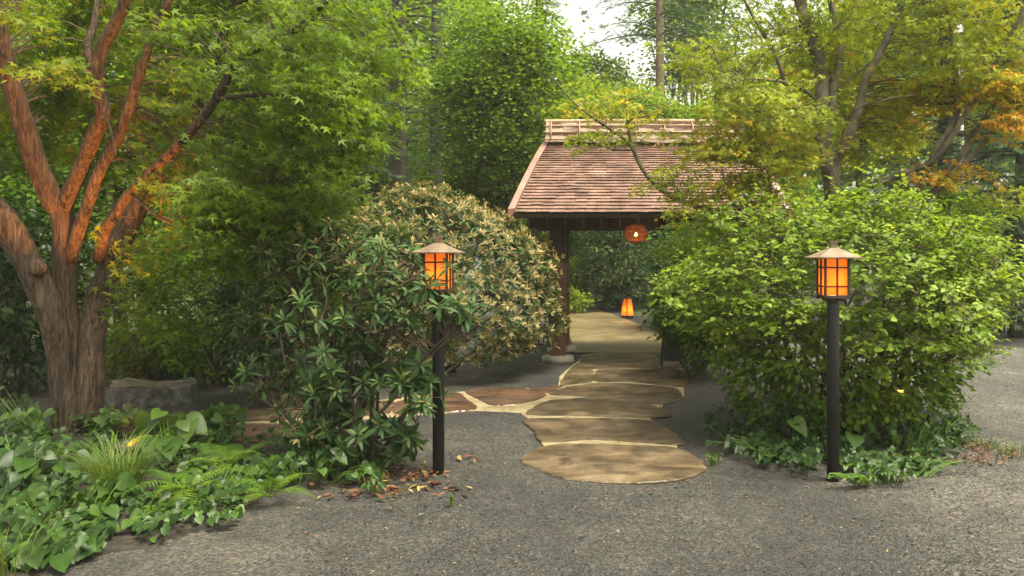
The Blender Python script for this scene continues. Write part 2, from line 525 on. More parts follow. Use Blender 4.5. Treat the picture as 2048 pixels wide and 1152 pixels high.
M['pot'] = noisy_mat('black_pot', [(.3, (.012, .012, .013)), (.7, (.03, .03, .032))], scale=(10, 10, 10), rough=.45, bump=.2)


def gravel_material():
    m, n, l, b = new_mat('dark_gravel')
    tc = n.new('ShaderNodeTexCoord')
    v = n.new('ShaderNodeTexVoronoi'); v.inputs['Scale'].default_value = 75
    v2 = n.new('ShaderNodeTexVoronoi'); v2.inputs['Scale'].default_value = 150
    l.new(tc.outputs['Object'], v.inputs['Vector']); l.new(tc.outputs['Object'], v2.inputs['Vector'])
    sep = n.new('ShaderNodeSeparateColor'); l.new(v.outputs['Color'], sep.inputs[0])
    r = ramp(n, [(0, (.015, .0155, .0155)), (.45, (.031, .031, .0295)), (.75, (.049, .048, .044)), (.93, (.068, .063, .055)), (1, (.10, .072, .055))])
    l.new(sep.outputs[0], r.inputs[0])
    big = n.new('ShaderNodeTexNoise'); big.inputs['Scale'].default_value = .55; big.inputs['Detail'].default_value = 5
    l.new(tc.outputs['Object'], big.inputs['Vector'])
    r2 = ramp(n, [(.34, (.55, .56, .56)), (.5, (.85, .84, .80)), (.66, (1.25, 1.2, 1.1))])
    l.new(big.outputs['Fac'], r2.inputs[0])
    mx = n.new('ShaderNodeMix'); mx.data_type = 'RGBA'; mx.blend_type = 'MULTIPLY'; mx.inputs[0].default_value = 1
    l.new(r.outputs[0], mx.inputs[6]); l.new(r2.outputs[0], mx.inputs[7])
    # the car park beyond is paler, trodden gravel
    sx = n.new('ShaderNodeSeparateXYZ'); l.new(tc.outputs['Object'], sx.inputs[0])
    ad = n.new('ShaderNodeMath'); ad.operation = 'MULTIPLY_ADD'; ad.inputs[1].default_value = 1.3
    l.new(big.outputs['Fac'], ad.inputs[0]); l.new(sx.outputs['X'], ad.inputs[2])
    mrx = n.new('ShaderNodeMapRange'); mrx.inputs['From Min'].default_value = 2.2; mrx.inputs['From Max'].default_value = 4.4
    mrx.inputs['To Min'].default_value = 1.0; mrx.inputs['To Max'].default_value = 1.9
    l.new(ad.outputs[0], mrx.inputs['Value'])
    m2 = n.new('ShaderNodeMix'); m2.data_type = 'RGBA'; m2.blend_type = 'MULTIPLY'; m2.inputs[0].default_value = 1
    l.new(mx.outputs[2], m2.inputs[6]); l.new(mrx.outputs[0], m2.inputs[7])
    mid = n.new('ShaderNodeTexNoise'); mid.inputs['Scale'].default_value = 3.2; mid.inputs['Detail'].default_value = 8; mid.inputs['Roughness'].default_value = .7
    l.new(tc.outputs['Object'], mid.inputs['Vector'])
    r3 = ramp(n, [(.36, (.62, .62, .60)), (.52, (1, 1, 1)), (.68, (1.35, 1.28, 1.15))])
    l.new(mid.outputs['Fac'], r3.inputs[0])
    m3 = n.new('ShaderNodeMix'); m3.data_type = 'RGBA'; m3.blend_type = 'MULTIPLY'; m3.inputs[0].default_value = 1
    l.new(m2.outputs[2], m3.inputs[6]); l.new(r3.outputs[0], m3.inputs[7])
    l.new(m3.outputs[2], b.inputs['Base Color'])
    b.inputs['Roughness'].default_value = .75
    b.inputs['Specular IOR Level'].default_value = .35
    ma = n.new('ShaderNodeMath'); ma.operation = 'ADD'
    l.new(v.outputs['Distance'], ma.inputs[0]); l.new(v2.outputs['Distance'], ma.inputs[1])
    bp = n.new('ShaderNodeBump'); bp.inputs['Strength'].default_value = .8; bp.inputs['Distance'].default_value = .006
    bp.invert = True
    l.new(ma.outputs[0], bp.inputs['Height']); l.new(bp.outputs[0], b.inputs['Normal'])
    return m


M['gravel'] = gravel_material()
M['pebble'] = leaf_mat('pebble', [(0, (.014, .0145, .0145)), (.5, (.031, .031, .029)), (.85, (.056, .054, .048)), (.95, (.085, .063, .047)), (1, (.13, .118, .098))], rough=.7, trans=0.0, mottle=.2)


def paper_material():
    m, n, l, b = new_mat('lantern_paper')
    d = n.new('ShaderNodeBsdfDiffuse'); d.inputs[0].default_value = (.6, .32, .09, 1)
    t = n.new('ShaderNodeBsdfTranslucent'); t.inputs[0].default_value = (.95, .50, .12, 1)
    ms = n.new('ShaderNodeMixShader'); ms.inputs[0].default_value = .65
    l.new(d.outputs[0], ms.inputs[1]); l.new(t.outputs[0], ms.inputs[2])
    l.new(ms.outputs[0], n['Material Output'].inputs['Surface'])
    return m


def emit_material(name, col, s):
    m, n, l, b = new_mat(name)
    b.inputs['Base Color'].default_value = (*col, 1)
    b.inputs['Emission Color'].default_value = (*col, 1)
    b.inputs['Emission Strength'].default_value = s
    return m


M['paper'] = paper_material()
M['amber'] = emit_material('amber_diffuser', (1.0, .42, .06), 1.0)
M['bulb'] = emit_material('lit_bulb', (1.0, .55, .15), 5)


def lamp(name, kind, loc, energy, color, parent=None, radius=.03, **kw):
    ld = bpy.data.lights.new(name, kind)
    ld.energy = energy; ld.color = color
    ld.shadow_soft_size = radius
    for k, v in kw.items():
        setattr(ld, k, v)
    o = bpy.data.objects.new(name, ld)
    link(o)
    o.location = loc
    if parent is not None:
        o.parent = parent
        o.location = Vector(loc) - Vector(parent.location)
    return o


# ------------------------------------------------------------------ the ground
def sheet(name, poly, z, mat, kind='structure', thick=None):
    b = MB()
    n = len(poly)
    if thick:
        V = [(x, y, z - thick) for x, y in poly] + [(x, y, z) for x, y in poly]
        fs = [tuple(range(n, 2 * n))] + [(i, (i + 1) % n, n + (i + 1) % n, n + i) for i in range(n)]
        b.add(V, fs)
    else:
        b.add([(x, y, z) for x, y in poly], [tuple(range(n))])
    return b, n


def ground_grid():
    xs = np.concatenate([np.linspace(-120, -9, 16)[:-1], np.linspace(-9, 9, 84), np.linspace(9, 120, 16)[1:]])
    ys = np.concatenate([np.linspace(-40, 2.5, 8)[:-1], np.linspace(2.5, 16, 76), np.linspace(16, 220, 24)[1:]])
    X, Y = np.meshgrid(xs, ys)
    near = np.clip(1 - np.maximum(0, np.abs(Y - 8) - 6) / 6, 0, 1)
    Z = near * .5 * (.010 * np.sin(X * 1.7 + .4 * Y) + .008 * np.sin(Y * 2.3 - X) + .005 * np.sin(5.1 * X + 3.7 * Y)) - .008
    V = np.stack([X, Y, Z], -1).reshape(-1, 3)
    nx = len(xs)
    fs = [(j * nx + i, j * nx + i + 1, (j + 1) * nx + i + 1, (j + 1) * nx + i) for j in range(len(ys) - 1) for i in range(nx - 1)]
    b = MB(); b.add(V, fs)
    o = b.build('ground', M['gravel'], kind='structure', smooth=True)
    return o


ground_grid()


def gz(x, y):
    near = np.clip(1 - np.maximum(0, np.abs(y - 8) - 6) / 6, 0, 1)
    return near * .5 * (.010 * np.sin(x * 1.7 + .4 * y) + .008 * np.sin(y * 2.3 - x) + .005 * np.sin(5.1 * x + 3.7 * y)) - .008


def blob(poly, n=60, wob=.03, seed=0):
    """closed smooth outline with a little wobble"""
    P = np.array(poly, float)
    k = len(P)
    t = np.linspace(0, k, n, endpoint=False)
    out = []
    rs = np.random.default_rng(seed)
    for u in t:
        i = int(u); f = u - i
        p0, p1, p2, p3 = P[(i - 1) % k], P[i % k], P[(i + 1) % k], P[(i + 2) % k]
        out.append(0.5 * (2 * p1 + (p2 - p0) * f + (2 * p0 - 5 * p1 + 4 * p2 - p3) * f * f + (3 * p1 - p0 - 3 * p2 + p3) * f ** 3))
    out = np.array(out)
    return out + rs.normal(0, wob, out.shape)


def mound(name, poly, h, mat, seed, rings=5, wob=.05):
    """low soil bed, domed"""
    o = blob(poly, 64, wob, seed)
    c = o.mean(0)
    b = MB(); V = []; fs = []
    rs = np.random.default_rng(seed)
    n = len(o)
    for r in range(rings + 1):
        s = 1 - r / (rings + .6)
        z = -.03 + (h + .03) * (1 - s ** 2.2)
        for p in o:
            q = c + (p - c) * s
            V.append((q[0], q[1], z + (0 if r == 0 else rs.normal(0, .003))))
    for r in range(rings):
        for j in range(n):
            k = (j + 1) % n
            fs.append((r * n + j, r * n + k, (r + 1) * n + k, (r + 1) * n + j))
    fs.append(tuple(rings * n + j for j in range(n)))
    a = np.array(o)
    area = 0.5 * np.sum(a[:, 0] * np.roll(a[:, 1], -1) - np.roll(a[:, 0], -1) * a[:, 1])
    if area < 0:
        fs = [tuple(reversed(f)) for f in fs]
    b.add(V, fs)
    return b.build(name, mat, kind='structure', smooth=True)


def g2(*pp):
    return [tuple(gp(x, y)[:2]) for x, y in pp]


mound('left_planting_bed', g2((-350, 1250), (150, 1150), (330, 1100), (500, 1030), (570, 990), (780, 960), (850, 925), (820, 870), (600, 885), (470, 880), (300, 850), (-350, 840)), .06, M['soil'], 3)
mound('rear_planting_bed', g2((-900, 832), (200, 800), (520, 790), (700, 765), (600, 735), (420, 730), (-900, 725)), .04, M['soil'], 4)
mound('right_planting_bed', g2((1395, 880), (1480, 935), (1600, 965), (1760, 985), (1900, 955), (1985, 880), (1930, 805), (1800, 775), (1560, 770), (1420, 810)), .05, M['gravel'], 5)
mound('rear_right_planting_bed', [(1.75, 14), (1.4, 17.4), (.75, 20.5), (-.1, 25), (-.6, 31), (3, 40), (9, 40), (7, 28), (4, 16)], .05, M['floor'], 6)
mound('forest_floor', [(-.95, 15.5), (-1.15, 20), (-1.35, 24), (-3, 29), (-8, 60), (-60, 70), (-60, 13.5), (-20, 12.5), (-8, 12.6), (-3, 13.4)], .06, M['floor'], 7, wob=.03)
mound('far_forest_floor', [(-12, 45), (9, 38), (30, 32), (60, 30), (60, 90), (-60, 90)], .06, M['floor'], 8, wob=.03)

# concrete path through the gate
bpath, _n = sheet('concrete_path', [], 0, M['concrete']) if False else (MB(), 0)
left = [(-.62, 13.45), (-.52, 14.6), (-.72, 17.5), (-.95, 21), (-1.3, 25), (-2.2, 29), (-4.5, 32.5), (-9, 35)]
right = [(1.28, 13.45), (1.34, 15), (1.2, 17.2), (.62, 20.4), (-.15, 24.6), (-.6, 29), (-2.6, 35), (-8, 39)]
L = spline(left, 40); R_ = spline(right, 40)
V = []; fs = []
for i in range(40):
    for k in range(7):
        p = L[i] + (R_[i] - L[i]) * k / 6
        V.append((p[0], p[1], .012 + .006 * math.sin(k * 1.1) * math.sin(i * .6)))
for i in range(39):
    for k in range(6):
        fs.append((i * 7 + k, i * 7 + k + 1, (i + 1) * 7 + k + 1, (i + 1) * 7 + k))
bpath.add(V, fs)
o = bpath.build('concrete_path', M['concrete'], kind='structure', smooth=True)


# flagstone path: cream mortar below, each stone a part of its own
mortar = MB()


def slab(poly_px, z=.018, th=.06, wob=.012, seed=0, mat='stone', tint=.5, n=46, builder=None, zj=.004, smooth_poly=True):
    P = [tuple(gp(x, y)[:2]) for x, y in poly_px]
    if smooth_poly:
        o = blob(P, n, wob, seed)
    else:
        Q = np.array(P + [P[0]]); o = np.concatenate([Q[i] + (Q[i + 1] - Q[i]) * np.linspace(0, 1, 5, endpoint=False)[:, None] for i in range(len(P))])
    a = 0.5 * np.sum(o[:, 0] * np.roll(o[:, 1], -1) - np.roll(o[:, 0], -1) * o[:, 1])
    if a < 0:
        o = o[::-1]
    c = o.mean(0)
    rs = np.random.default_rng(seed + 50)
    V = []
    for s, zz in ((1.0, z - th), (1.0, z - .008), (.985, z), (.80, z + .002), (.45, z + .003)):
        for p in o:
            q = c + (p - c) * s
            V.append((q[0], q[1], zz + (rs.normal(0, zj * .35) if s < .99 else 0)))
    m = len(o); fs = []
    for r in range(4):
        for j in range(m):
            k = (j + 1) % m
            fs.append((r * m + j, r * m + k, (r + 1) * m + k, (r + 1) * m + j))
    fs.append(tuple(4 * m + j for j in range(m)))
    b = builder or MB()
    b.add(V, fs, tint)
    return b


path_base = slab([(1062, 842), (1085, 890), (1092, 903), (1190, 905), (1280, 905), (1357, 903), (1352, 880), (1300, 836), (1330, 806), (1368, 792), (1368, 735), (1362, 708), (1172, 708), (1174, 738), (1192, 766), (1100, 776), (1000, 779), (925, 783), (760, 800), (560, 842), (470, 846), (440, 852), (470, 858), (760, 836), (860, 829), (955, 822), (1040, 827)],
                 z=.004, th=.05, n=120, wob=.004, seed=2, smooth_poly=False)
flag = path_base.build('flagstone_path', M['mortar'], kind='structure')
stones = [
    ([(1040, 920), (1092, 893), (1185, 890), (1290, 893), (1355, 898), (1392, 916), (1412, 936), (1388, 953), (1330, 965), (1250, 968), (1180, 965), (1115, 957), (1075, 940)], 'stone', .75, .020),
    ([(1053, 840), (1066, 862), (1089, 886), (1180, 881), (1270, 886), (1352, 891), (1366, 884), (1332, 855), (1296, 842), (1180, 838)], 'stone', .35, .020),
    ([(1058, 831), (1066, 816), (1098, 803), (1180, 797), (1250, 801), (1312, 814), (1344, 831), (1290, 837), (1170, 834)], 'stone', .5, .020),
    ([(1098, 790), (1132, 776), (1195, 768), (1262, 769), (1348, 778), (1364, 796), (1318, 810), (1255, 802), (1160, 794)], 'stone', .55, .020),
    ([(1191, 764), (1194, 743), (1222, 740), (1300, 740), (1368, 743), (1366, 774), (1270, 766)], 'stone', .4, .020),
    ([(1168, 738), (1160, 722), (1175, 708), (1260, 706), (1345, 707), (1360, 722), (1358, 738), (1260, 738)], 'stone', .6, .018),
    ([(932, 784), (985, 777), (1055, 780), (1092, 791), (1065, 804), (1018, 812), (985, 812), (956, 800)], 'stone_red', .55, .020),
    ([(800, 803), (905, 786), (935, 801), (953, 820), (880, 826), (790, 829)], 'stone_red', .3, .020),
    ([(640, 818), (780, 803), (775, 829), (640, 838), (600, 836)], 'stone', .4, .020),
    ([(430, 826), (620, 818), (590, 839), (480, 843), (420, 842)], 'stone', .5, .020),
    ([(470, 851), (560, 850), (620, 846), (610, 873), (530, 885), (455, 880)], 'stone_red', .8, .020),
    ([(230, 838), (400, 828), (405, 843), (330, 852), (235, 855)], 'stone', .35, .020),
    ([(1136, 743), (1158, 727), (1176, 734), (1187, 745), (1185, 763), (1150, 770), (1120, 771)], 'stone', .65, .020),
    ([(1060, 779), (1090, 775), (1125, 773), (1115, 779), (1096, 787)], 'stone_red', .3, .018),
]
for i, (pp, mt, ti, z) in enumerate(stones):
    b = slab(pp, z=z - .006, seed=20 + i, tint=ti, wob=.0055, n=72)
    o = b.build('paving_stone', M[mt], flag)


# loose gravel grains over the near ground
def pebbles():
    N = 64000
    rs = np.random.default_rng(8)
    y = 4.0 + 9.5 * rs.random(N) ** 1.7
    x = rs.uniform(-.34, .56, N) * (y + .4)
    keep = np.ones(N, bool)
    # keep grains off the stones
    for pp, mt, ti, z in stones:
        P = np.array(g2(*pp)); c = P.mean(0)
        Q = c + (P - c) * .97
        ins = np.zeros(N, bool)
        j = len(Q) - 1
        for i in range(len(Q)):
            cond = ((Q[i][1] > y) != (Q[j][1] > y)) & (x < (Q[j][0] - Q[i][0]) * (y - Q[i][1]) / (Q[j][1] - Q[i][1] + 1e-9) + Q[i][0])
            ins ^= cond; j = i
        keep &= ~(ins & (rs.random(N) > .012))
    x, y = x[keep], y[keep]
    N = len(x)
    s = rs.uniform(.005, .0125, N) * (1 + 1.1 * (rs.random(N) > .975))
    V = np.array([(1, 0, 0), (-.2, .9, .05), (-.9, -.3, 0), (.15, -.85, .1), (0, 0, .6), (0, 0, -.6)]) * .5
    fc = [(0, 1, 4), (1, 2, 4), (2, 3, 4), (3, 0, 4), (1, 0, 5), (2, 1, 5), (3, 2, 5), (0, 3, 5)]
    fc = fc[:4]
    a = rs.uniform(0, 6.28, N)
    d = np.stack([np.cos(a), np.sin(a), rs.normal(0, .25, N)], -1)
    nr = np.stack([rs.normal(0, .25, N), rs.normal(0, .25, N), np.ones(N)], -1)
    z = gz(x, y) + .001
    on = z * 0
    pos = np.stack([x, y, z], -1)
    t = np.clip(rs.beta(1.6, 2.2, N) + .2 * (x > 2.4) + .16 * np.sin(x * 2.1 + 1.3 * np.sin(y * 1.7)) * np.cos(y * 2.6 + x), 0, .95)
    t[rs.random(N) > .99] = 1
    me = scatter_mesh('gravel', (V, fc), pos, d, nr, s * 1.5, t, M['pebble'])
    o = mobj('gravel', me, kind='stuff')
    tag(o, 'loose dark grey gravel covering the forecourt', 'gravel', kind='stuff')


pebbles()


# ------------------------------------------------------------------ the gate
def build_gate():
    YE, ZE = 11.6, 2.30           # front eave edge
    XC, HW0, HW1 = .735, 2.03, 1.60
    N = 30
    ang = np.radians(np.linspace(52, 25, N))
    Lc = .0668
    prof = [(YE, ZE)]
    for a in ang:
        prof.append((prof[-1][0] + Lc * math.cos(a), prof[-1][1] + Lc * math.sin(a)))
    prof = np.array(prof)
    YR, ZR = prof[-1]
    hw = HW0 + (HW1 - HW0) * (prof[:, 1] - ZE) / (ZR - ZE)
    g = thing('roofed_gate', 'open wooden garden gate with brown shingled gable roof and bark ridge', 'gate', (XC, YR, 0))
    # roof deck, both slopes, 4 cm thick under the shingles
    roof = MB()
    for side in (1, -1):
        V = []
        for (y, z), h in zip(prof, hw):
            yy = y if side == 1 else 2 * YR - y
            for dz in (-.03, -.075):
                V += [(XC - h + .02, yy, z + dz), (XC + h - .02, yy, z + dz)]
        fs = []
        for i in range(N):
            a, c = i * 4, (i + 1) * 4
            q = [(a, a + 1, c + 1, c), (a + 3, a + 2, c + 2, c + 3), (a + 2, a, c, c + 2), (a + 1, a + 3, c + 3, c + 1)]
            fs += q if side == 1 else [tuple(reversed(t)) for t in q]
        fs.append((0, 2, 3, 1) if side == 1 else (1, 3, 2, 0))
        roof.add(V, fs)
    deck = roof.build('roof', M['wood_dark'], g)
    # shingles
    rs = np.random.default_rng(4)
    rest = MB(); nparts = 0
    for side in (1, -1):
        for i in range(N):
            (y0, z0), (y1, z1) = prof[i], prof[i + 1]
            a = ang[i]
            tdir = np.array((0, math.cos(a), math.sin(a))); nd = np.array((0, -math.sin(a), math.cos(a)))
            h = (hw[i] + hw[i + 1]) / 2 - .05
            x = XC - h
            dip = .006 * rs.normal()
            while x < XC + h - .02:
                w = min(rs.uniform(.13, .20), XC + h - x)
                if XC + h - x - w < .06:
                    w = XC + h - x
                th = .034 + rs.normal(0, .002)
                j0 = rs.normal(0, .003)
                base = np.array((0, y0, z0))
                e0 = base + tdir * (-.035 + j0)
                e1 = base + tdir * (Lc + .01)
                P = []
                for xx in (x + .0015, x + w - .0015):
                    tw = rs.normal(0, .0015)
                    P += [e0 + nd * (th + tw - .016), e0 + nd * (th + tw), e1 + nd * .004, e1 - nd * .012]
                    for q in P[-4:]:
                        q[0] = xx
                P = np.array(P)
                if side == -1:
                    P[:, 1] = 2 * YR - P[:, 1]
                fcs = [(0, 1, 2, 3), (7, 6, 5, 4), (0, 4, 5, 1), (1, 5, 6, 2), (2, 6, 7, 3), (3, 7, 4, 0)]
                if side == 1:
                    fcs = [tuple(reversed(f)) for f in fcs]
                ti = np.clip(rs.normal(.5, .16), 0, 1)
                if side == 1 and i < 11 and nparts < 300:
                    b = MB(); b.add(P, fcs, ti)
                    b.build('shingle', M['shingle'], deck); nparts += 1
                else:
                    rest.add(P, fcs, ti)
                x += w
    rest.build('upper_shingles', M['shingle'], deck, kind='stuff')
    # bargeboards along the four verges
    for sx in (-1, 1):
        for side in (1, -1):
            b = MB(); V = []
            for (y, z), h in zip(prof, hw):
                yy = y if side == 1 else 2 * YR - y
                x0 = XC + sx * (h - .055); x1 = XC + sx * (h + .045)
                for dx, dz in ((x0, .045), (x1, .035), (x1, -.17), (x1 - sx * .04, -.17)):
                    V.append((dx, yy, z + dz))
            fs = []
            for i in range(N):
                for k in range(4):
                    q = (i * 4 + k, i * 4 + (k + 1) % 4, (i + 1) * 4 + (k + 1) % 4, (i + 1) * 4 + k)
                    fs.append(q)
            fs += [(3, 2, 1, 0), tuple(N * 4 + k for k in range(4))]
            b.add(V, fs)
            b.build('bargeboard', M['barge'], g)
    # gable boards under the verge
    for sx in (-1, 1):
        b = MB(); V = []; x = XC + sx * 1.52
        k = N + 1
        for s in (0, .03):
            for (y, z) in prof:
                V += [(x - sx * s, y, z - .078), (x - sx * s, y, max(2.29, 2.29))]
            for (y, z) in prof[::-1][1:]:
                V += [(x - sx * s, 2 * YR - y, z - .078), (x - sx * s, 2 * YR - y, 2.29)]
        m = 2 * N + 1
        fs = []
        for i in range(m - 1):
            fs.append((2 * i, 2 * i + 1, 2 * i + 3, 2 * i + 2))
            fs.append((2 * m + 2 * i, 2 * m + 2 * i + 2, 2 * m + 2 * i + 3, 2 * m + 2 * i + 1))
        b.add(V, fs)
        b.build('gable_board', M['wood_dark'], g)
    # eave fascia
    for side in (1, -1):
        b = MB()
        b.box((XC, YE + .03 if side == 1 else 2 * YR - YE - .03, ZE - .055), (2 * HW0 - .12, .04, .08))
        b.build('eave_board', M['wood_dark'], g)
    # tie beams and rafters (flat ceiling joists) on the posts
    YF, YB = 12.5, 2 * YR - 12.5
    XL, XR = -.66, 2 * XC + .66
    for yy in (YF, YB):
        b = MB(); b.box((XC, yy, 2.185), (3.7, .17, .21)); bevel(b.build('beam', M['wood_dark'], g), .008)
    for xx in (XL, XR):
        b = MB(); b.box((xx, YR, 2.40), (.17, 2 * (YR - YE) - .3, .18)); bevel(b.build('tie_beam', M['wood_dark'], g), .008)
    x = XC - 1.85
    while x < XC + 1.86:
        b = MB(); b.box((x, YR, 2.315), (.055, 2 * (YR - YE) - .14, .045)); b.build('rafter', M['wood_dark'], g)
        b = MB(); b.box((x, YF - .1, 2.185), (.035, .026, .20)); b.build('batten', M['wood_red'], g)
        x += .285
    b = MB(); b.box((XC, YR, 2.345), (3.6, 2 * (YR - YE) - .2, .014)); b.build('ceiling_board', M['wood_dark'], g)
    # posts on stone bases
    for xx in (XL, XR):
        for yy in (YF, YB):
            b = MB(); b.box((xx, yy, 1.09), (.25, .25, 1.985)); p = b.build('post', M['wood_dark'], g); bevel(p, .012)
            b = MB(); b.box((xx + .0, yy, .82), (.262, .262, 1.44)); q = b.build('post_cladding', M['wood_red'], p); bevel(q, .008)
            b = MB(); b.lathe((xx, yy, 0), [(.26, -.03), (.255, .05), (.23, .085), (.16, .098)], 20); b.build('base_stone', M['pale_stone'], g, smooth=True)
    # ridge: bark panels held by bamboo
    rx0, rx1 = XC - HW1 - .02, XC + HW1 + .02
    tiers = [(.30, 0.00, .36, .13), (.24, .12, .30, .125), (.18, .235, .24, .10)]
    rr = np.random.default_rng(9)
    for wt, zb, wb_, ht in tiers:
        core = MB()
        core.box(((rx0 + rx1) / 2, YR, ZR + zb + ht / 2 - .03), (rx1 - rx0 - .06, 2 * wt - .06, ht), taper=.97)
        core.build('ridge_core', M['wood_red'], g)
        for side in (1, -1):
            x = rx0
            while x < rx1 - .05:
                w = min(rr.uniform(.22, .4), rx1 - x)
                b = MB()
                y = YR - side * (wt + .004); lean = .10
                jit = rr.normal(0, .011, 4)
                P = [(x + .004, y - side * jit[0], ZR + zb - .05 + rr.normal(0, .016)), (x + w - .004, y - side * jit[1], ZR + zb - .05 + rr.normal(0, .016)),
                     (x + w - .004, y + side * (lean * .5 + jit[2] * .5), ZR + zb + ht - .035), (x + .004, y + side * (lean * .5 + jit[3] * .5), ZR + zb + ht - .035)]
                P2 = [(p[0], p[1] + side * .03, p[2]) for p in P]
                fcs = [(0, 1, 2, 3), (7, 6, 5, 4), (0, 4, 5, 1), (1, 5, 6, 2), (2, 6, 7, 3), (3, 7, 4, 0)]
                b.add(P + P2, fcs if side == 1 else [tuple(reversed(f)) for f in fcs], float(np.clip(rr.normal(.5, .25), 0, 1)))
                b.build('bark_panel', M['cedar_bark'], g)
                x += w
    def bamboo(y, z, r, name='bamboo_pole'):
        b = MB()
        xs = np.arange(rx0 - .03, rx1 + .04, .03)
        rad = np.full(len(xs), r); rad[::9] = r * 1.14
        b.tube(np.stack([xs, np.full(len(xs), y), z + .004 * np.sin(xs * 2.1)], -1), rad, 10)
        b.build(name, M['bamboo'], g, smooth=True)
    bamboo(YR, ZR + .325, .042)
    for side in (1, -1):
        bamboo(YR - side * .196, ZR + .230, .013)
        bamboo(YR - side * .258, ZR + .113, .015)
        bamboo(YR - side * .325, ZR - .005, .012)
        x = rx0 + .09
        while x < rx1:
            b = MB()
            b.tube([(x, YR - side * .345, ZR - .03), (x + .005, YR - side * .275, ZR + .13), (x, YR - side * .215, ZR + .25), (x, YR - side * .05, ZR + .335)], [.011, .011, .011, .010], 6)
            b.build('bamboo_tie', M['bamboo'], g, smooth=True)
            x += .46
    return g, YR, ZR


GATE, YR, ZR = build_gate()
print('gate ridge', YR, ZR, 'px y of slope top', HY - F * (ZR - CH) / YR)


def wicker_lamp():
    c = at(1272, 467, 12.1)
    t = thing('wicker_pendant_lamp', 'round woven wicker pendant lamp hanging lit under the gate roof', 'pendant lamp', tuple(c))
    rx, rz = .178, .150
    b = MB()
    for k in range(34):
        for sgn in (1, -1):
            P = []
            for s in np.linspace(-.86, .95, 14):
                ph = s * math.pi / 2
                a = 2 * math.pi * k / 34 + sgn * s * 1.1
                r = rx * math.cos(ph) + (.004 if sgn > 0 else 0)
                P.append((c[0] + r * math.cos(a), c[1] + r * math.sin(a), c[2] + rz * math.sin(ph)))
            b.tube(P, .0042, 4, caps=False)
    for zz in (-.78, -.3, 0, .3, .8):
        r = rx * math.sqrt(1 - zz * zz) + .004
        a = np.linspace(0, 2 * math.pi, 33)
        b.tube(np.stack([c[0] + r * np.cos(a), c[1] + r * np.sin(a), np.full(33, c[2] + rz * zz)], -1), .005, 4, caps=False)
    b.build('shade', M['wicker'], t)
    b = MB(); b.lathe(tuple(c + (0, 0, -.02)), [(.004, -.03), (.022, -.02), (.027, 0), (.02, .022), (.01, .04)], 14); b.build('bulb', M['bulb'], t, smooth=True)
    b = MB(); b.tube([c + (0, 0, .02), c + (0, 0, .06), c + (0, 0, .30)], [.016, .006, .004], 8); b.build('cord', M['black_metal'], t)
    lamp('pendant_light', 'POINT', tuple(c + (0, 0, -.02)), 3.0, (1, .50, .16), t, radius=.035)


wicker_lamp()


# ------------------------------------------------------------------ post lanterns
def post_lantern(px, py, top_py, rot, label):
    g = gp(px, py)
    t = thing('post_lantern', label, 'lantern', (g[0], g[1], -.015), 0, 'post lanterns either side of the path')
    Y = g[1]
    zr = CH - (top_py - HY) / F * Y      # hood rim
    R = np.array([[math.cos(rot), -math.sin(rot), 0], [math.sin(rot), math.cos(rot), 0], [0, 0, 1]])

    def loc(p):
        return R @ np.array(p) + np.array((g[0], g[1], 0))
    b = MB(); b.lathe((g[0], g[1], 0), [(.0455, -.05), (.0455, zr - .36), (.043, zr - .325)], 24)
    b.build('post', M['black_metal'], t, smooth=True)
    H, W = .285, .088
    zb = zr - H
    b = MB()
    b.box(loc((0, 0, zb - .012)), (2 * W + .018, 2 * W + .018, .024), R)
    b.box(loc((0, 0, zb - .034)), (.13, .13, .02), R)
    bevel(b.build('base_plate', M['frame'], t), .003)
    # corner stiles and bars
    for sx in (-1, 1):
        for sy in (-1, 1):
            b = MB(); b.box(loc((sx * W, sy * W, zr - H / 2 - .002)), (.016, .016, H - .006), R); b.build('stile', M['frame'], t)
    for k in range(4):
        a = k * math.pi / 2
        Rk = np.array([[math.cos(a), -math.sin(a), 0], [math.sin(a), math.cos(a), 0], [0, 0, 1]])
        b = MB()
        b.box(loc(Rk @ np.array((0, -W - .004, zr - H / 2 - .002))), (.013, .012, H - .004), R @ Rk)
        b.build('muntin', M['frame'], t)
        for zz, hh in ((zr - .078, .013), (zb + .066, .013)):
            b = MB(); b.box(loc(Rk @ np.array((0, -W - .001, zz))), (2 * W - .016, .012, hh), R @ Rk); b.build('rail', M['frame'], t)
        b = MB(); b.box(loc(Rk @ np.array((0, -W + .008, zr - H / 2))), (2 * W - .004, .003, H - .01), R @ Rk); b.build('paper_pane', M['paper'], t)
    # hood: shallow pyramid with a folded lip
    b = MB()
    hw_ = .168
    pts = []
    rings = [(hw_, zr - .012), (hw_ + .002, zr - .002), (hw_ - .028, zr + .008), (.045, zr + .060), (.030, zr + .068)]
    for w, z in rings:
        for sx, sy in ((-1, -1), (1, -1), (1, 1), (-1, 1)):
            pts.append(loc((sx * w, sy * w, z)))
    fs = []
    for i in range(len(rings) - 1):
        for j in range(4):
            k = (j + 1) % 4
            fs.append((i * 4 + j, i * 4 + k, (i + 1) * 4 + k, (i + 1) * 4 + j))
    fs.append((16, 17, 18, 19)); fs.append((3, 2, 1, 0))
    b.add(pts, fs)
    hood = b.build('hood', M['bronze'], t)
    b = MB(); b.box(loc((0, 0, zr + .088)), (.046, .046, .042), R); b.box(loc((0, 0, zr + .114)), (.058, .058, .012), R)
    b.build('finial', M['bronze'], hood)
    b = MB(); b.lathe((g[0], g[1], zb + .02), [(.02, -.012), (.02, .02), (.03, .05), (.026, .085), (.008, .10)], 14); b.build('bulb', M['bulb'], t, smooth=True)
    o = lamp('lantern_light', 'POINT', (g[0], g[1], zb + .10), 3.6, (1, .76, .34), None, radius=.032)
    o.parent = t; o.location = (0, 0, zb + .10 + .015)
    return t


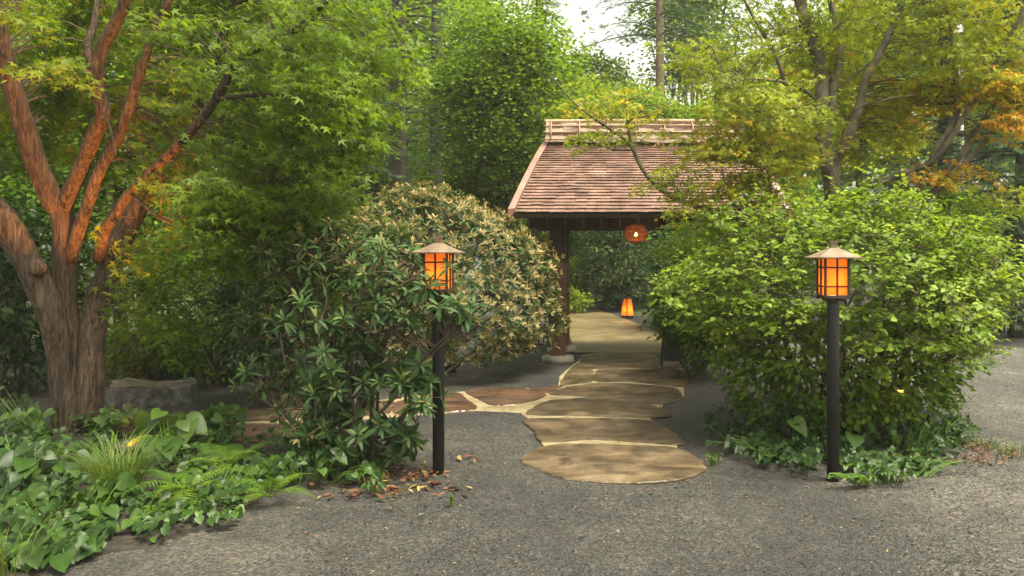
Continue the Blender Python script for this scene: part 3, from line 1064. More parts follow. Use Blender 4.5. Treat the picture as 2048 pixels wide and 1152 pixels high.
post_lantern(877, 945, 504, math.radians(-4), 'lit post lantern on black pole half hidden by rhododendron leaves')
post_lantern(1666, 958, 514, math.radians(3), 'lit post lantern on black pole in front of the round green shrub')


def floor_lantern():
    c = gp(1255, 636)
    t = thing('floor_lantern', 'tapering paper floor lantern glowing beside the sandy path beyond the gate', 'lantern', (c[0], c[1], .0))
    H, w0, w1 = .43, .125, .075
    b = MB(); b.box((c[0], c[1], .045), (2 * w0 + .05, 2 * w0 + .05, .05)); b.build('base', M['frame'], t)
    rot = math.radians(38)
    R = np.array([[math.cos(rot), -math.sin(rot), 0], [math.sin(rot), math.cos(rot), 0], [0, 0, 1]])
    for k in range(4):
        a = k * math.pi / 2 + rot
        Rk = np.array([[math.cos(a), -math.sin(a), 0], [math.sin(a), math.cos(a), 0], [0, 0, 1]])
        P = [Rk @ np.array(p) + np.array((c[0], c[1], 0)) for p in ((-w0, -w0, .07), (w0, -w0, .07), (w1, -w1, .07 + H), (-w1, -w1, .07 + H))]
        P2 = [p + Rk @ np.array((0, .004, 0)) for p in P]
        b = MB(); b.add(P + P2, [(0, 1, 2, 3), (7, 6, 5, 4), (0, 4, 5, 1), (1, 5, 6, 2), (2, 6, 7, 3), (3, 7, 4, 0)]); b.build('paper_pane', M['paper'], t)
        b = MB(); b.tube([P[0], P[3] + (P[3] - P[0]) * .04], .014, 4); b.build('stile', M['frame'], t)
    b = MB(); b.box((c[0], c[1], .07 + H + .008), (2 * w1 + .02, 2 * w1 + .02, .014), R); b.build('top_frame', M['frame'], t)
    b = MB(); b.lathe((c[0], c[1], .09), [(.02, -.02), (.03, .06), (.028, .1), (.01, .12)], 10); b.build('bulb', M['bulb'], t)
    lamp('floor_lantern_light', 'POINT', (c[0], c[1], .2), 2.0, (1, .68, .30), t, radius=.04)


floor_lantern()


def path_light():
    c = gp(1800, 806)
    c[0], c[1] = at(1800, 783, 6.85)[0], 6.85
    zt = at(1800, 783, 6.85)[2]
    t = thing('path_light', 'small lit path light with black cap under the car park side of the green shrub', 'lamp', (c[0], c[1], 0))
    b = MB(); b.lathe((c[0], c[1], 0), [(.016, -.02), (.016, zt - .02)], 10); b.build('stem', M['black_metal'], t, smooth=True)
    b = MB(); b.lathe((c[0], c[1], zt), [(.055, .022), (.057, .027), (.02, .055), (.006, .06)], 18); b.build('cap', M['black_metal'], t, smooth=True)
    b = MB(); b.lathe((c[0], c[1], zt), [(.028, -.004), (.03, .008), (.028, .022)], 14); b.build('diffuser', M['amber'], t, smooth=True)
    lamp('path_light_glow', 'POINT', (c[0], c[1], zt - .05), .12, (1, .5, .14), t, radius=.03)


path_light()


# black folding stand right of the path
def easel():
    c = gp(1332, 736)
    t = thing('folding_stand', 'black folding stand leaning beside the path, half behind the green shrub', 'stand', (c[0], c[1], 0))
    for dx, lean in ((-.06, .05), (.25, -.05)):
        b = MB(); b.tube([(c[0] + dx, c[1] - .02, 0), (c[0] + dx + lean, c[1] + .14, .56)], .014, 6); b.build('leg', M['black_metal'], t)
        b = MB(); b.tube([(c[0] + dx, c[1] + .32, 0), (c[0] + dx + lean, c[1] + .16, .56)], .014, 6); b.build('leg', M['black_metal'], t)
    b = MB()
    P = [(c[0] - .045, c[1] + .0, .1), (c[0] + .235, c[1] + .0, .1), (c[0] + .205, c[1] + .128, .55), (c[0] - .015, c[1] + .128, .55)]
    P2 = [(x, y + .015, z) for x, y, z in P]
    b.add(P + P2, [(0, 1, 2, 3), (7, 6, 5, 4), (0, 4, 5, 1), (1, 5, 6, 2), (2, 6, 7, 3), (3, 7, 4, 0)])
    b.build('panel', M['black_metal'], t)


easel()


# ------------------------------------------------------------------ trees: limbs
def limb_pts(pp, n=24):
    """pp rows: px, py, Y, radius -> world xyz + r, smoothed"""
    rows = [np.append(at(px, py, Y), r) for px, py, Y, r in pp]
    return spline(rows, n)


def limb_obj(name, pts, parent, mat, n=14, noise=.06, seed=0):
    b = MB()
    b.tube(pts[:, :3], pts[:, 3], n, noise=noise, seed=seed)
    return b.build(name, mat, parent, smooth=True)


def sample_ellipsoids(specs, rs):
    """specs: px,py,rpx,rpy,Y,rY,n,tint -> centres, tint"""
    P = []; T = []
    for px, py, rx, ry, Y, rY, n, ti in specs:
        c = at(px, py, Y)
        u = norm(rs.normal(size=(n, 3))) * rs.random((n, 1)) ** .36
        P.append(c + u * np.array((rx * Y / F, rY, ry * Y / F)))
        T.append(np.full(n, ti))
    return np.concatenate(P), np.concatenate(T)


def maple_sprays(C, T, origin, rs, n=46, rad=.26, size=.055, droop=.35, flat=.10, tilt=.5):
    """flat, layered fans of leaves"""
    K = len(C)
    out = C - np.asarray(origin); out[:, 2] *= .25
    d = norm(norm(out) + rs.normal(0, .55, (K, 3)) * (1, 1, .25))
    d[:, 2] -= droop * rs.random(K)
    d = norm(d)
    up = np.array((0, 0, 1.0))
    s = norm(np.cross(d, up)); nu = np.cross(s, d)
    idx = np.repeat(np.arange(K), n)
    M_ = len(idx)
    t = rs.random(M_) * 2 - 1
    w = (rs.random(M_) * 2 - 1) * np.sqrt(np.clip(1.05 - t * t, 0.02, 1)) * .75
    R = rad * (0.7 + .6 * rs.random(K))[idx]
    pos = C[idx] + d[idx] * (t * R)[:, None] + s[idx] * (w * R)[:, None] + nu[idx] * (rs.normal(0, flat, M_) * R)[:, None]
    pos[:, 2] -= .35 * R * (t * .5 + .5) ** 2
    dd = norm(d[idx] * .7 + s[idx] * (np.sign(w) * (.3 + .7 * np.abs(w)))[:, None] + rs.normal(0, .35, (M_, 3)) + np.array((0, 0, -.55)))
    nn = norm(nu[idx] * .8 + rs.normal(0, tilt, (M_, 3)))
    ti = T[idx] + np.repeat(rs.normal(0, .10, K), n) + rs.normal(0, .13, M_)
    sz = size * rs.uniform(.65, 1.25, M_)
    return pos, dd, nn, sz, ti, d


def twigs_to(parent, C, d, limbs, rs, mat, r0=.007, reach=.25):
    """thin branches from the nearest limb out to each spray"""
    A = np.concatenate([l[:, :3] for l in limbs])
    b = MB()
    for c, dd in zip(C, d):
        q = c - dd * reach
        D = np.linalg.norm(A - q, axis=1) + .35 * np.clip(A[:, 2] - q[2], 0, 9)
        a = A[np.argmin(D)]
        m = a * .5 + q * .5 + np.array((0, 0, .10)) * np.linalg.norm(a - q) + rs.normal(0, .03, 3)
        ln = np.linalg.norm(a - q)
        P = spline([a, m, q, c + dd * reach * .8], 9)
        k = r0 * (0.6 + .55 * min(ln, 2.2))
        b.tube(P, np.linspace(k, .0018, 9), 4, caps=False)
    return b.build('twigs', mat, parent, kind='stuff')


STAR = T_star()
STAR3 = T_star(((-80, .75), (0, 1.0), (80, .75)), valley=.24)
STAR7 = T_star(((-128, .38), (-88, .66), (-44, .9), (0, 1.0), (44, .9), (88, .66), (128, .38)), valley=.27)


def left_maple():
    base = gp(148, 868)
    t = thing('maple_tree', 'thick maple tree with forked trunk lit orange from below', 'tree', (base[0], base[1], 0))
    rs = np.random.default_rng(21)
    Y0 = 7.5
    trunk = limb_pts([(148, 905, 7.5, .25), (146, 860, 7.5, .195), (146, 800, 7.5, .165), (142, 740, 7.5, .150), (136, 680, 7.5, .130), (131, 620, 7.48, .105), (130, 540, 7.45, .098), (128, 470, 7.42, .096), (121, 402, 7.4, .098)], 40)
    limbs = [trunk]
    limb_obj('trunk', trunk, t, M['bark'], 28, .09, 3)
    defs = [
        [(128, 850, 7.42, .10), (122, 720, 7.38, .105), (104, 635, 7.3, .112), (78, 573, 7.25, .115), (50, 515, 7.2, .112), (0, 432, 7.1, .115), (-70, 370, 7.0, .11), (-160, 260, 6.9, .08), (-260, 100, 6.8, .05)],
        [(176, 850, 7.45, .11), (182, 760, 7.45, .115), (184, 690, 7.5, .11), (196, 610, 7.6, .115), (210, 560, 7.65, .105), (234, 500, 7.75, .10), (262, 440, 7.9, .10), (300, 372, 8.0, .09), (350, 290, 8.1, .08), (417, 172, 8.2, .065), (445, 78, 8.2, .05), (480, -10, 8.2, .04), (520, -140, 8.2, .02)],
        [(122, 420, 7.4, .09), (104, 398, 7.35, .092), (68, 312, 7.25, .09), (36, 208, 7.15, .082), (12, 125, 7.05, .07), (-5, 30, 6.95, .06), (-20, -90, 6.9, .045), (-20, -220, 6.9, .02)],
        [(124, 420, 7.4, .075), (137, 392, 7.35, .07), (167, 323, 7.25, .065), (193, 260, 7.15, .062), (207, 224, 7.1, .06), (196, 172, 7.05, .058), (201, 104, 7.0, .055), (228, 52, 6.95, .05), (250, 0, 6.9, .045), (270, -110, 6.8, .035), (300, -260, 6.8, .015)],
        [(140, 520, 7.42, .055), (156, 465, 7.36, .055), (177, 406, 7.3, .052), (198, 344, 7.25, .050), (234, 276, 7.2, .047), (260, 208, 7.15, .045), (281, 141, 7.1, .042), (302, 78, 7.05, .038), (338, 0, 7.0, .034), (400, -120, 6.9, .02)],
        [(196, 520, 7.55, .05), (212, 458, 7.4, .052), (224, 440, 7.35, .050), (260, 385, 7.25, .045), (312, 333, 7.1, .042), (375, 271, 6.95, .038), (432, 198, 6.85, .038), (484, 115, 6.75, .036), (547, 84, 6.65, .032), (600, 55, 6.6, .028), (655, 0, 6.5, .024), (740, -70, 6.4, .012)],
        [(197, 172, 7.05, .03), (175, 100, 7.1, .03), (190, 40, 7.2, .028), (200, -60, 7.3, .015)],
        [(432, 198, 6.85, .022), (520, 190, 6.6, .018), (620, 200, 6.4, .014), (720, 230, 6.3, .007)],
        [(260, 385, 7.25, .018), (330, 440, 7.0, .014), (420, 460, 6.9, .011), (520, 400, 6.9, .007)],
        [(208, 226, 7.08, .012), (222, 262, 6.98, .010), (232, 310, 6.95, .006)],
    ]
    for i, dd in enumerate(defs):
        P = limb_pts(dd, 8 * len(dd))
        limbs.append(P)
        limb_obj('limb', P, t, M['bark'], 18 if i < 6 else 8, .06 if i < 6 else .03, 30 + i)
    # burl knot on the low limb
    b = MB(); c = at(66, 536, 7.08)
    b.tube([c + (0, .07, 0), c + (0, .03, 0), c + (0, .012, 0), c + (0, .022, 0)], [.085, .07, .05, .028], 14, noise=.08)
    b.build('knot', M['bark'], t, smooth=True)
    specs = [
        (120, -20, 330, 130, 8.2, .9, 80, .42), (420, 20, 330, 110, 8.2, .7, 120, .5), (640, 90, 170, 130, 6.8, .8, 70, .52),
        (680, 230, 100, 120, 6.5, .6, 44, .5), (560, 330, 150, 110, 7.0, .8, 60, .42), (470, 200, 170, 90, 7.6, .9, 60, .45),
        (90, 200, 160, 130, 8.5, .5, 60, .42), (300, 240, 150, 130, 8.6, .5, 50, .4), (520, 480, 110, 90, 7.4, .6, 36, .38),
        (370, 330, 100, 80, 7.6, .6, 26, .4), (80, 30, 130, 60, 6.7, .4, 6, .55), (330, 40, 140, 40, 6.4, .4, 6, .5),
        (280, 500, 60, 35, 7.5, .2, 4, .5), (275, 610, 40, 40, 7.5, .2, 4, .5), (420, 400, 120, 60, 6.8, .4, 18, .55), (70, 140, 120, 30, 6.7, .3, 5, .6),
        (300, -240, 700, 150, 7.4, 1.7, 100, .45), (610, 480, 60, 120, 7.0, .4, 22, .4),
    ]
    C, T = sample_ellipsoids(specs, rs)
    pos, d, nn, sz, ti, sd_ = maple_sprays(C, T, (base[0], base[1], 3), rs, n=44, rad=.28, size=.068)
    pos, d, nn, sz, ti = cull(pos, d, nn, sz, ti)
    twigs_to(t, C, sd_, limbs, rs, M['twig'])
    parts_and_rest(t, STAR, pos, d, nn, sz, ti, M['maple'], 300, name='crown')
    return t


def cull(pos, d, nn, sz, ti, mind=3.0):
    k = np.linalg.norm(pos - np.array((0, 0, CH)), axis=1) > mind
    return pos[k], d[k], nn[k], sz[k], ti[k]


left_maple()


def right_maple():
    base = gp(1668, 800)
    t = thing('maple_tree', 'slender grey maple with three upright stems rising behind the green shrub', 'tree', (at(1668, 500, 9.2)[0], 9.2, 0))
    rs = np.random.default_rng(31)
    Yt = 9.2
    z0 = at(1672, 800, Yt)
    trunk = limb_pts([(1676, 805, Yt, .13), (1676, 700, Yt, .115), (1674, 560, Yt, .105), (1670, 440, Yt, .10), (1661, 346, Yt, .098), (1650, 292, Yt, .085), (1644, 219, Yt, .08), (1643, 153, Yt, .076), (1632, 102, Yt, .072), (1613, 47, Yt, .068), (1597, -10, Yt, .062), (1570, -120, Yt, .05), (1560, -250, Yt, .02)], 60)
    limb_obj('trunk', trunk, t, M['bark_grey'], 18, .05, 5)
    limbs = [trunk]
    defs = [
        [(1655, 240, Yt, .05), (1664, 204, Yt + .02, .055), (1664, 180, Yt + .05, .054), (1672, 146, Yt + .1, .052), (1679, 91, Yt + .15, .05), (1672, 44, Yt + .2, .046), (1662, -10, Yt + .25, .04), (1670, -150, Yt + .3, .02)],
        [(1664, 345, Yt, .06), (1672, 318, Yt - .05, .056), (1697, 277, Yt - .1, .054), (1719, 212, Yt - .15, .052), (1730, 164, Yt - .2, .049), (1759, 109, Yt - .25, .046), (1788, 47, Yt - .3, .042), (1808, -10, Yt - .35, .038), (1850, -140, Yt - .4, .02)],
        [(1650, 310, Yt, .03), (1638, 285, Yt - .1, .031), (1613, 241, Yt - .2, .029), (1577, 182, Yt - .3, .027), (1551, 109, Yt - .4, .025), (1526, 66, Yt - .45, .022), (1500, 22, Yt - .5, .018), (1470, -40, Yt - .55, .010)],
        [(1640, 205, Yt, .02), (1592, 171, Yt - .3, .017), (1540, 160, Yt - .5, .014), (1482, 160, Yt - .7, .010), (1430, 190, Yt - .8, .006)],
        [(1640, 265, Yt, .016), (1600, 235, Yt - .2, .014), (1560, 225, Yt - .4, .011), (1520, 222, Yt - .6, .006)],
        [(1672, 340, Yt, .016), (1700, 230, Yt - .4, .012), (1770, 200, Yt - .7, .009), (1830, 190, Yt - .9, .005)],
        [(1668, 180, Yt + .05, .014), (1710, 150, Yt - .1, .012), (1760, 110, Yt - .2, .009)],
    ]
    for i, dd in enumerate(defs):
        P = limb_pts(dd, 6 * len(dd)); limbs.append(P)
        limb_obj('limb', P, t, M['bark_grey'], 10, .04, 60 + i)
    specs = [
        (1450, 130, 130, 90, 8.6, .6, 34, .42), (1520, 210, 120, 60, 8.4, .5, 26, .5), (1560, 60, 140, 90, 9.2, .7, 36, .36),
        (1720, 120, 150, 110, 9.6, .7, 40, .42), (1740, 250, 150, 80, 9.7, .6, 34, .5), (1590, 290, 100, 60, 8.8, .5, 20, .52),
        (1450, 255, 90, 40, 8.6, .4, 10, .66), (1800, 60, 150, 80, 9.0, .8, 28, .45), (1700, -120, 300, 120, 9.2, 1.2, 90, .4), (1830, 200, 110, 50, 9.4, .5, 18, .8),
        (1640, 150, 90, 60, 10.0, .4, 14, .74),
    ]
    C, T = sample_ellipsoids(specs, rs)
    pos, d, nn, sz, ti, sd_ = maple_sprays(C, T, (at(1668, 500, Yt)[0], Yt, 3), rs, n=48, rad=.30, size=.058, flat=.07)
    twigs_to(t, C, sd_, limbs, rs, M['twig'])
    parts_and_rest(t, STAR, pos, d, nn, sz, ti, M['maple_gold'], 200, name='crown')


right_maple()


def arching_maple():
    t = thing('maple_sapling', 'young maple whose thin bent branch arches over the gate roof', 'tree', (at(1545, 600, 8.9)[0], 8.9, 0))
    rs = np.random.default_rng(41)
    defs = [
        [(1560, 820, 8.9, .05), (1552, 650, 8.9, .045), (1535, 520, 8.9, .04), (1515, 470, 8.85, .034), (1480, 437, 8.8, .030), (1400, 415, 8.7, .028), (1330, 385, 8.6, .026), (1290, 345, 8.5, .024), (1264, 292, 8.45, .021), (1255, 245, 8.4, .014), (1250, 190, 8.4, .006)],
        [(1266, 296, 8.45, .016), (1240, 272, 8.4, .015), (1200, 245, 8.3, .014), (1160, 215, 8.3, .012), (1130, 185, 8.25, .010), (1100, 150, 8.2, .006)],
        [(1262, 300, 8.45, .009), (1220, 298, 8.4, .008), (1180, 280, 8.3, .006), (1150, 262, 8.3, .004)],
        [(1525, 490, 8.85, .022), (1500, 440, 8.7, .018), (1465, 405, 8.6, .014), (1448, 360, 8.5, .011), (1440, 300, 8.5, .006)],
        [(1540, 540, 8.9, .02), (1545, 440, 8.7, .015), (1540, 360, 8.6, .010), (1530, 300, 8.5, .005)],
    ]
    limbs = []
    for i, dd in enumerate(defs):
        P = limb_pts(dd, 8 * len(dd)); limbs.append(P)
        limb_obj('trunk' if i == 0 else 'limb', P, t, M['bark_grey'], 8, .03, 80 + i)
    specs = [
        (1440, 330, 110, 70, 8.5, .4, 30, .6), (1500, 390, 90, 50, 8.7, .3, 20, .5), (1390, 400, 60, 30, 8.4, .3, 10, .55), (1190, 195, 80, 45, 8.3, .3, 14, .55),
        (1210, 270, 60, 25, 8.3, .25, 8, .45), (1290, 240, 60, 40, 8.4, .3, 8, .45), (1340, 350, 50, 40, 8.4, .3, 8, .5), (1430, 290, 110, 35, 8.6, .4, 14, .68), (1540, 320, 80, 60, 8.6, .3, 22, .55), (1545, 385, 70, 40, 8.5, .3, 18, .45), (1500, 300, 90, 50, 8.5, .3, 16, .5),
        (1400, 470, 90, 50, 9.6, .4, 22, .1), (1460, 440, 80, 40, 9.4, .4, 16, .15),
    ]
    C, T = sample_ellipsoids(specs, rs)
    pos, d, nn, sz, ti, sd_ = maple_sprays(C, T, (at(1545, 600, 8.9)[0], 8.9, 2), rs, n=38, rad=.24, size=.05, flat=.06)
    twigs_to(t, C, sd_, limbs, rs, M['twig'], r0=.005)
    parts_and_rest(t, STAR, pos, d, nn, sz, ti, M['maple_gold'], 150, name='crown')


arching_maple()


def leaning_maple():
    t = thing('maple_tree', 'multi-stemmed maple with thin stems leaning over the car park and orange leaves', 'tree', (at(1790, 600, 8.8)[0], 8.8, 0))
    rs = np.random.default_rng(51)
    Yt = 8.8
    defs = [
        [(1775, 820, Yt, .06), (1790, 620, Yt, .055), (1810, 460, Yt, .05), (1829, 394, Yt, .046), (1861, 328, Yt, .042), (1876, 292, Yt, .038), (1912, 233, Yt, .033), (1911, 146, Yt, .028), (1904, 73, Yt, .022), (1890, 0, Yt, .018), (1870, -120, Yt, .008)],
        [(1800, 820, Yt, .06), (1830, 560, Yt, .05), (1858, 420, Yt, .045), (1883, 361, Yt, .042), (1927, 303, Yt, .038), (1982, 219, Yt, .034), (2033, 131, Yt, .030), (2046, 36, Yt, .026), (2070, -60, Yt, .02), (2090, -200, Yt, .01)],
        [(1660, 420, Yt + .2, .03), (1700, 392, Yt + .15, .034), (1745, 372, Yt + .1, .034), (1799, 350, Yt, .034), (1872, 314, Yt - .1, .032), (1945, 204, Yt - .2, .028), (2000, 109, Yt - .3, .024), (2048, 18, Yt - .4, .018), (2100, -100, Yt - .4, .008)],
        [(1870, 390, Yt, .03), (1910, 342, Yt - .1, .028), (1963, 292, Yt - .2, .025), (2018, 219, Yt - .3, .022), (2075, 180, Yt - .4, .016), (2150, 100, Yt - .4, .008)],
        [(1945, 262, Yt, .016), (1990, 252, Yt - .1, .014), (2048, 256, Yt - .2, .011), (2120, 270, Yt - .3, .006)],
    ]
    limbs = []
    for i, dd in enumerate(defs):
        P = limb_pts(dd, 7 * len(dd)); limbs.append(P)
        limb_obj('stem' if i < 2 else 'limb', P, t, M['bark_grey'], 10, .03, 90 + i)
    specs = [
        (1900, 160, 130, 70, 8.8, .6, 30, .55), (1990, 120, 90, 100, 8.6, .6, 28, .5), (2020, 250, 70, 40, 8.4, .4, 14, .86), (1880, 190, 100, 40, 9.2, .4, 18, .84),
        (1900, 350, 70, 18, 8.6, .3, 9, .88), (1950, 30, 140, 60, 8.9, .7, 30, .45), (2060, 190, 60, 70, 8.5, .4, 14, .82), (1950, -110, 240, 90, 8.8, 1, 60, .45), (2040, 400, 40, 20, 8.2, .3, 5, .4), (1990, 170, 60, 30, 8.4, .3, 8, .84),
    ]
    C, T = sample_ellipsoids(specs, rs)
    pos, d, nn, sz, ti, sd_ = maple_sprays(C, T, (at(1790, 600, Yt)[0], Yt, 2.5), rs, n=46, rad=.29, size=.058, flat=.07)
    twigs_to(t, C, sd_, limbs, rs, M['twig'], r0=.006)
    parts_and_rest(t, STAR, pos, d, nn, sz, ti, M['maple_gold'], 200, name='crown')


leaning_maple()


# ------------------------------------------------------------------ shrubs
def green_shrub():
    cY = 7.55
    c = at(1690, 640, cY)
    base = np.array((c[0], cY, .03))
    t = thing('green_shrub', 'big rounded light green shrub behind the post lantern beside the car park', 'shrub', tuple(base))
    rs = np.random.default_rng(61)
    Rx, Ry, Rz = 1.52, 1.25, .98
    zc = 1.22
    # outer shoots
    K = 2300
    u = norm(rs.normal(size=(K, 3)))
    u = u[(u[:, 2] > -.62) & (u[:, 1] < .75)]
    lob = 1 + .10 * np.sin(4 * np.arctan2(u[:, 1], u[:, 0]) + 1) + .07 * np.sin(7 * u[:, 2] + 3 * u[:, 0] * 2) + rs.normal(0, .085, len(u))
    sh = np.where(u[:, 2] < -.1, 1 - .35 * np.clip(-u[:, 2] - .1, 0, 1), 1)
    tips = base + np.array((0, 0, zc)) + u * np.array((Rx, Ry, Rz)) * (lob * sh)[:, None]
    inner = rs.random(len(u)) < .22
    tips[inner] = base + np.array((0, 0, zc)) + u[inner] * np.array((Rx, Ry, Rz)) * (lob * sh)[inner, None] * rs.uniform(.6, .9, (inner.sum(), 1))
    ph_ = 1.6 * np.sin(3 * np.arctan2(u[:, 1], u[:, 0])) + .8 * np.sin(5 * u[:, 0])
    tips[:, 2] -= .042 * np.sin(2 * math.pi * tips[:, 2] / .25 + ph_)      # shoots level off in tiers
    tips[:, 2] = np.maximum(tips[:, 2], .35 + .1 * rs.random(len(tips)))
    # shoots reach outwards, then level off
    sd_ = norm(u * (1, 1, .35) + np.array((0, 0, .12)) + rs.normal(0, .28, u.shape))
    per = 16
    idx = np.repeat(np.arange(len(tips)), per)
    k = np.tile(np.arange(per), len(tips))
    pair = k // 2; sgn = np.where(k % 2 == 0, 1, -1)
    side = norm(np.cross(sd_, np.array((0, 0, 1.0))))
    back = (pair * .042) * rs.uniform(.8, 1.2, len(idx))
    pos = tips[idx] - sd_[idx] * back[:, None] + rs.normal(0, .018, (len(idx), 3))
    d = norm(sd_[idx] * rs.uniform(.25, .9, len(idx))[:, None] + side[idx] * sgn[:, None] * .8 + rs.normal(0, .3, (len(idx), 3)) + np.array((0, 0, -.16)))
    nn = norm(np.array((0, 0, 1.0)) + .30 * u[idx] + rs.normal(0, .38, (len(idx), 3)))
    sz = .060 * rs.uniform(.5, 1.35, len(idx)) * np.repeat(rs.uniform(.75, 1.25, len(tips)), per) * np.where(pair == 0, .7, 1)
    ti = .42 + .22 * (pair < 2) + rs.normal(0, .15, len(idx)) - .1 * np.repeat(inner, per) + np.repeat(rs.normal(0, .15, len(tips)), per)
    m2 = 4200
    a2 = rs.uniform(math.pi * .95, math.pi * 1.85, m2); r2 = rs.uniform(.55, 1.0, m2); z2 = rs.uniform(.16, .75, m2)
    rr2 = (.62 + .42 * z2)
    p2 = base + np.stack([1.45 * np.cos(a2) * r2 * rr2, 1.15 * np.sin(a2) * r2 * rr2, z2], -1)
    keep2 = np.sin(p2[:, 0] * 7) * np.sin(p2[:, 2] * 9 + p2[:, 0] * 3) + rs.normal(0, .5, m2) > -.35
    p2 = p2[keep2]; m2 = len(p2)
    pos = np.concatenate([pos, p2]); d = np.concatenate([d, norm(np.stack([np.cos(a2), np.sin(a2), -.3 + 0 * a2], -1)[keep2] + rs.normal(0, .4, (m2, 3)))])
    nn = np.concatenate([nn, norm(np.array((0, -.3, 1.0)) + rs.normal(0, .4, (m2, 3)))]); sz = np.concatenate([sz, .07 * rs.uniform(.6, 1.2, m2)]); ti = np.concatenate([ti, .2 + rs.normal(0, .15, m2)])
    # stems
    b = MB()
    stems = []
    for i in range(46):
        a = rs.uniform(0, 2 * math.pi); r = .42 * math.sqrt(rs.random())
        p0 = base + np.array((r * 1.3 * math.cos(a), r * math.sin(a), -.06))
        q = tips[rs.integers(len(tips))]
        m1 = p0 + (q - p0) * .35 + np.array((0, 0, .18)); m1[:2] = p0[:2] + (q[:2] - p0[:2]) * .28
        P = spline([p0, m1, p0 + (q - p0) * .7 + np.array((0, 0, .1)), q], 14)
        stems.append(P)
        s = MB(); s.tube(P, np.linspace(rs.uniform(.011, .022), .004, 14), 6, caps=False)
        s.build('stem', M['twig'], t, smooth=True)
    A = np.concatenate(stems)
    for i in range(0, len(tips), 2):
        q = tips[i] - sd_[i] * .28
        a = A[np.argmin(np.linalg.norm(A - q, axis=1))]
        b.tube(spline([a, (a + q) / 2 + (0, 0, .02), q, tips[i]], 6), np.linspace(.005, .002, 6), 3, caps=False)
    b.build('twigs', M['twig'], t, kind='stuff')
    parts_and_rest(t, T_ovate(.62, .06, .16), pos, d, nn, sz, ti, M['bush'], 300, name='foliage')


green_shrub()


def rosettes(tips, axis, rs, n=11, size=.11, tan=.5, up_share=.45, spread=1.0):
    """whorls of oblong leaves: the inner young ones upright and tan, the outer ones spreading and dark"""
    K = len(tips)
    ref = norm(np.cross(axis, np.array((.31, .2, .93)))); ref2 = np.cross(axis, ref)
    idx = np.repeat(np.arange(K), n); k = np.tile(np.arange(n), K)
    a = k * 2.39996 + np.repeat(rs.uniform(0, 6.28, K), n) + rs.normal(0, .2, K * n)
    young = k < n * up_share
    el = np.where(young, rs.uniform(.55, 1.15, K * n), rs.uniform(-.45, .45, K * n) * spread)
    radial = ref[idx] * np.cos(a)[:, None] + ref2[idx] * np.sin(a)[:, None]
    d = norm(radial * np.cos(el)[:, None] + axis[idx] * np.sin(el)[:, None])
    nn = norm(axis[idx] * np.cos(el)[:, None] - radial * np.sin(el)[:, None] + rs.normal(0, .12, (K * n, 3)))
    pos = tips[idx] + axis[idx] * (np.where(young, .008, -.025 * rs.random(K * n)))[:, None] + radial * .006
    sz = size * np.where(young, rs.uniform(.5, .85, K * n), rs.uniform(.8, 1.15, K * n)) * np.repeat(rs.uniform(.8, 1.2, K), n)
    tk = np.repeat(np.clip(rs.normal(tan, .22, K), 0, 1), n)
    ti = np.where(young, .45 + .5 * tk, .12 + .5 * tk * rs.random(K * n)) + rs.normal(0, .07, K * n)
    return pos, d, nn, sz, ti


OBL = T_oblong()


def dome_rhododendron():
    cY = 11.3
    c = at(868, 600, cY)
    base = np.array((c[0], cY, .0))
    t = thing('rhododendron', 'dense domed rhododendron with tan-felted young leaves left of the gate post', 'shrub', tuple(base))
    rs = np.random.default_rng(71)
    K = 3000
    u = norm(rs.normal(size=(K, 3)))
    u = u[(u[:, 2] > -.62) & (u[:, 1] < .6)]
    lob = 1 + .05 * np.sin(5 * np.arctan2(u[:, 1], u[:, 0])) + .05 * np.sin(9 * u[:, 2] + 5 * u[:, 0]) + rs.normal(0, .035, len(u))
    inn = rs.random(len(u)) < .2
    lob = np.where(inn, lob * rs.uniform(.8, .95, len(u)), lob)
    tips = base + np.array((0, 0, 1.12)) + u * np.array((1.78, 1.45, 1.42)) * lob[:, None]
    tips[:, 0] -= .20 * np.clip(tips[:, 2] - 1.0, 0, 2) * np.clip(u[:, 0] + .3, 0, 1)
    tips[:, 2] = np.maximum(tips[:, 2], .24 + .15 * rs.random(len(tips)))
    axis = norm(u + np.array((0, 0, .55)) + rs.normal(0, .22, u.shape))
    pos, d, nn, sz, ti = rosettes(tips, axis, rs, 11, .112, .7, .55)
    b = MB(); stems = []
    for i in range(34):
        a = rs.uniform(0, 6.28)
        p0 = base + np.array((.3 * math.cos(a), .3 * math.sin(a), -.05)); q = tips[rs.integers(len(tips))]
        P = spline([p0, p0 + (q - p0) * .35 + np.array((0, 0, .12)), p0 + (q - p0) * .7 + np.array((0, 0, .08)), q], 12)
        stems.append(P)
        s = MB(); s.tube(P, np.linspace(rs.uniform(.02, .035), .006, 12), 6, caps=False); s.build('stem', M['twig'], t, smooth=True)
    A = np.concatenate(stems)
    for i in range(0, len(tips), 2):
        a = A[np.argmin(np.linalg.norm(A - (tips[i] - axis[i] * .3), axis=1))]
        b.tube(spline([a, (a + tips[i]) / 2 - axis[i] * .03, tips[i]], 5), np.linspace(.008, .003, 5), 3, caps=False)
    b.build('twigs', M['twig'], t, kind='stuff')
    parts_and_rest(t, OBL, pos, d, nn, sz, ti, M['rhodo'], 300, name='foliage')


dome_rhododendron()


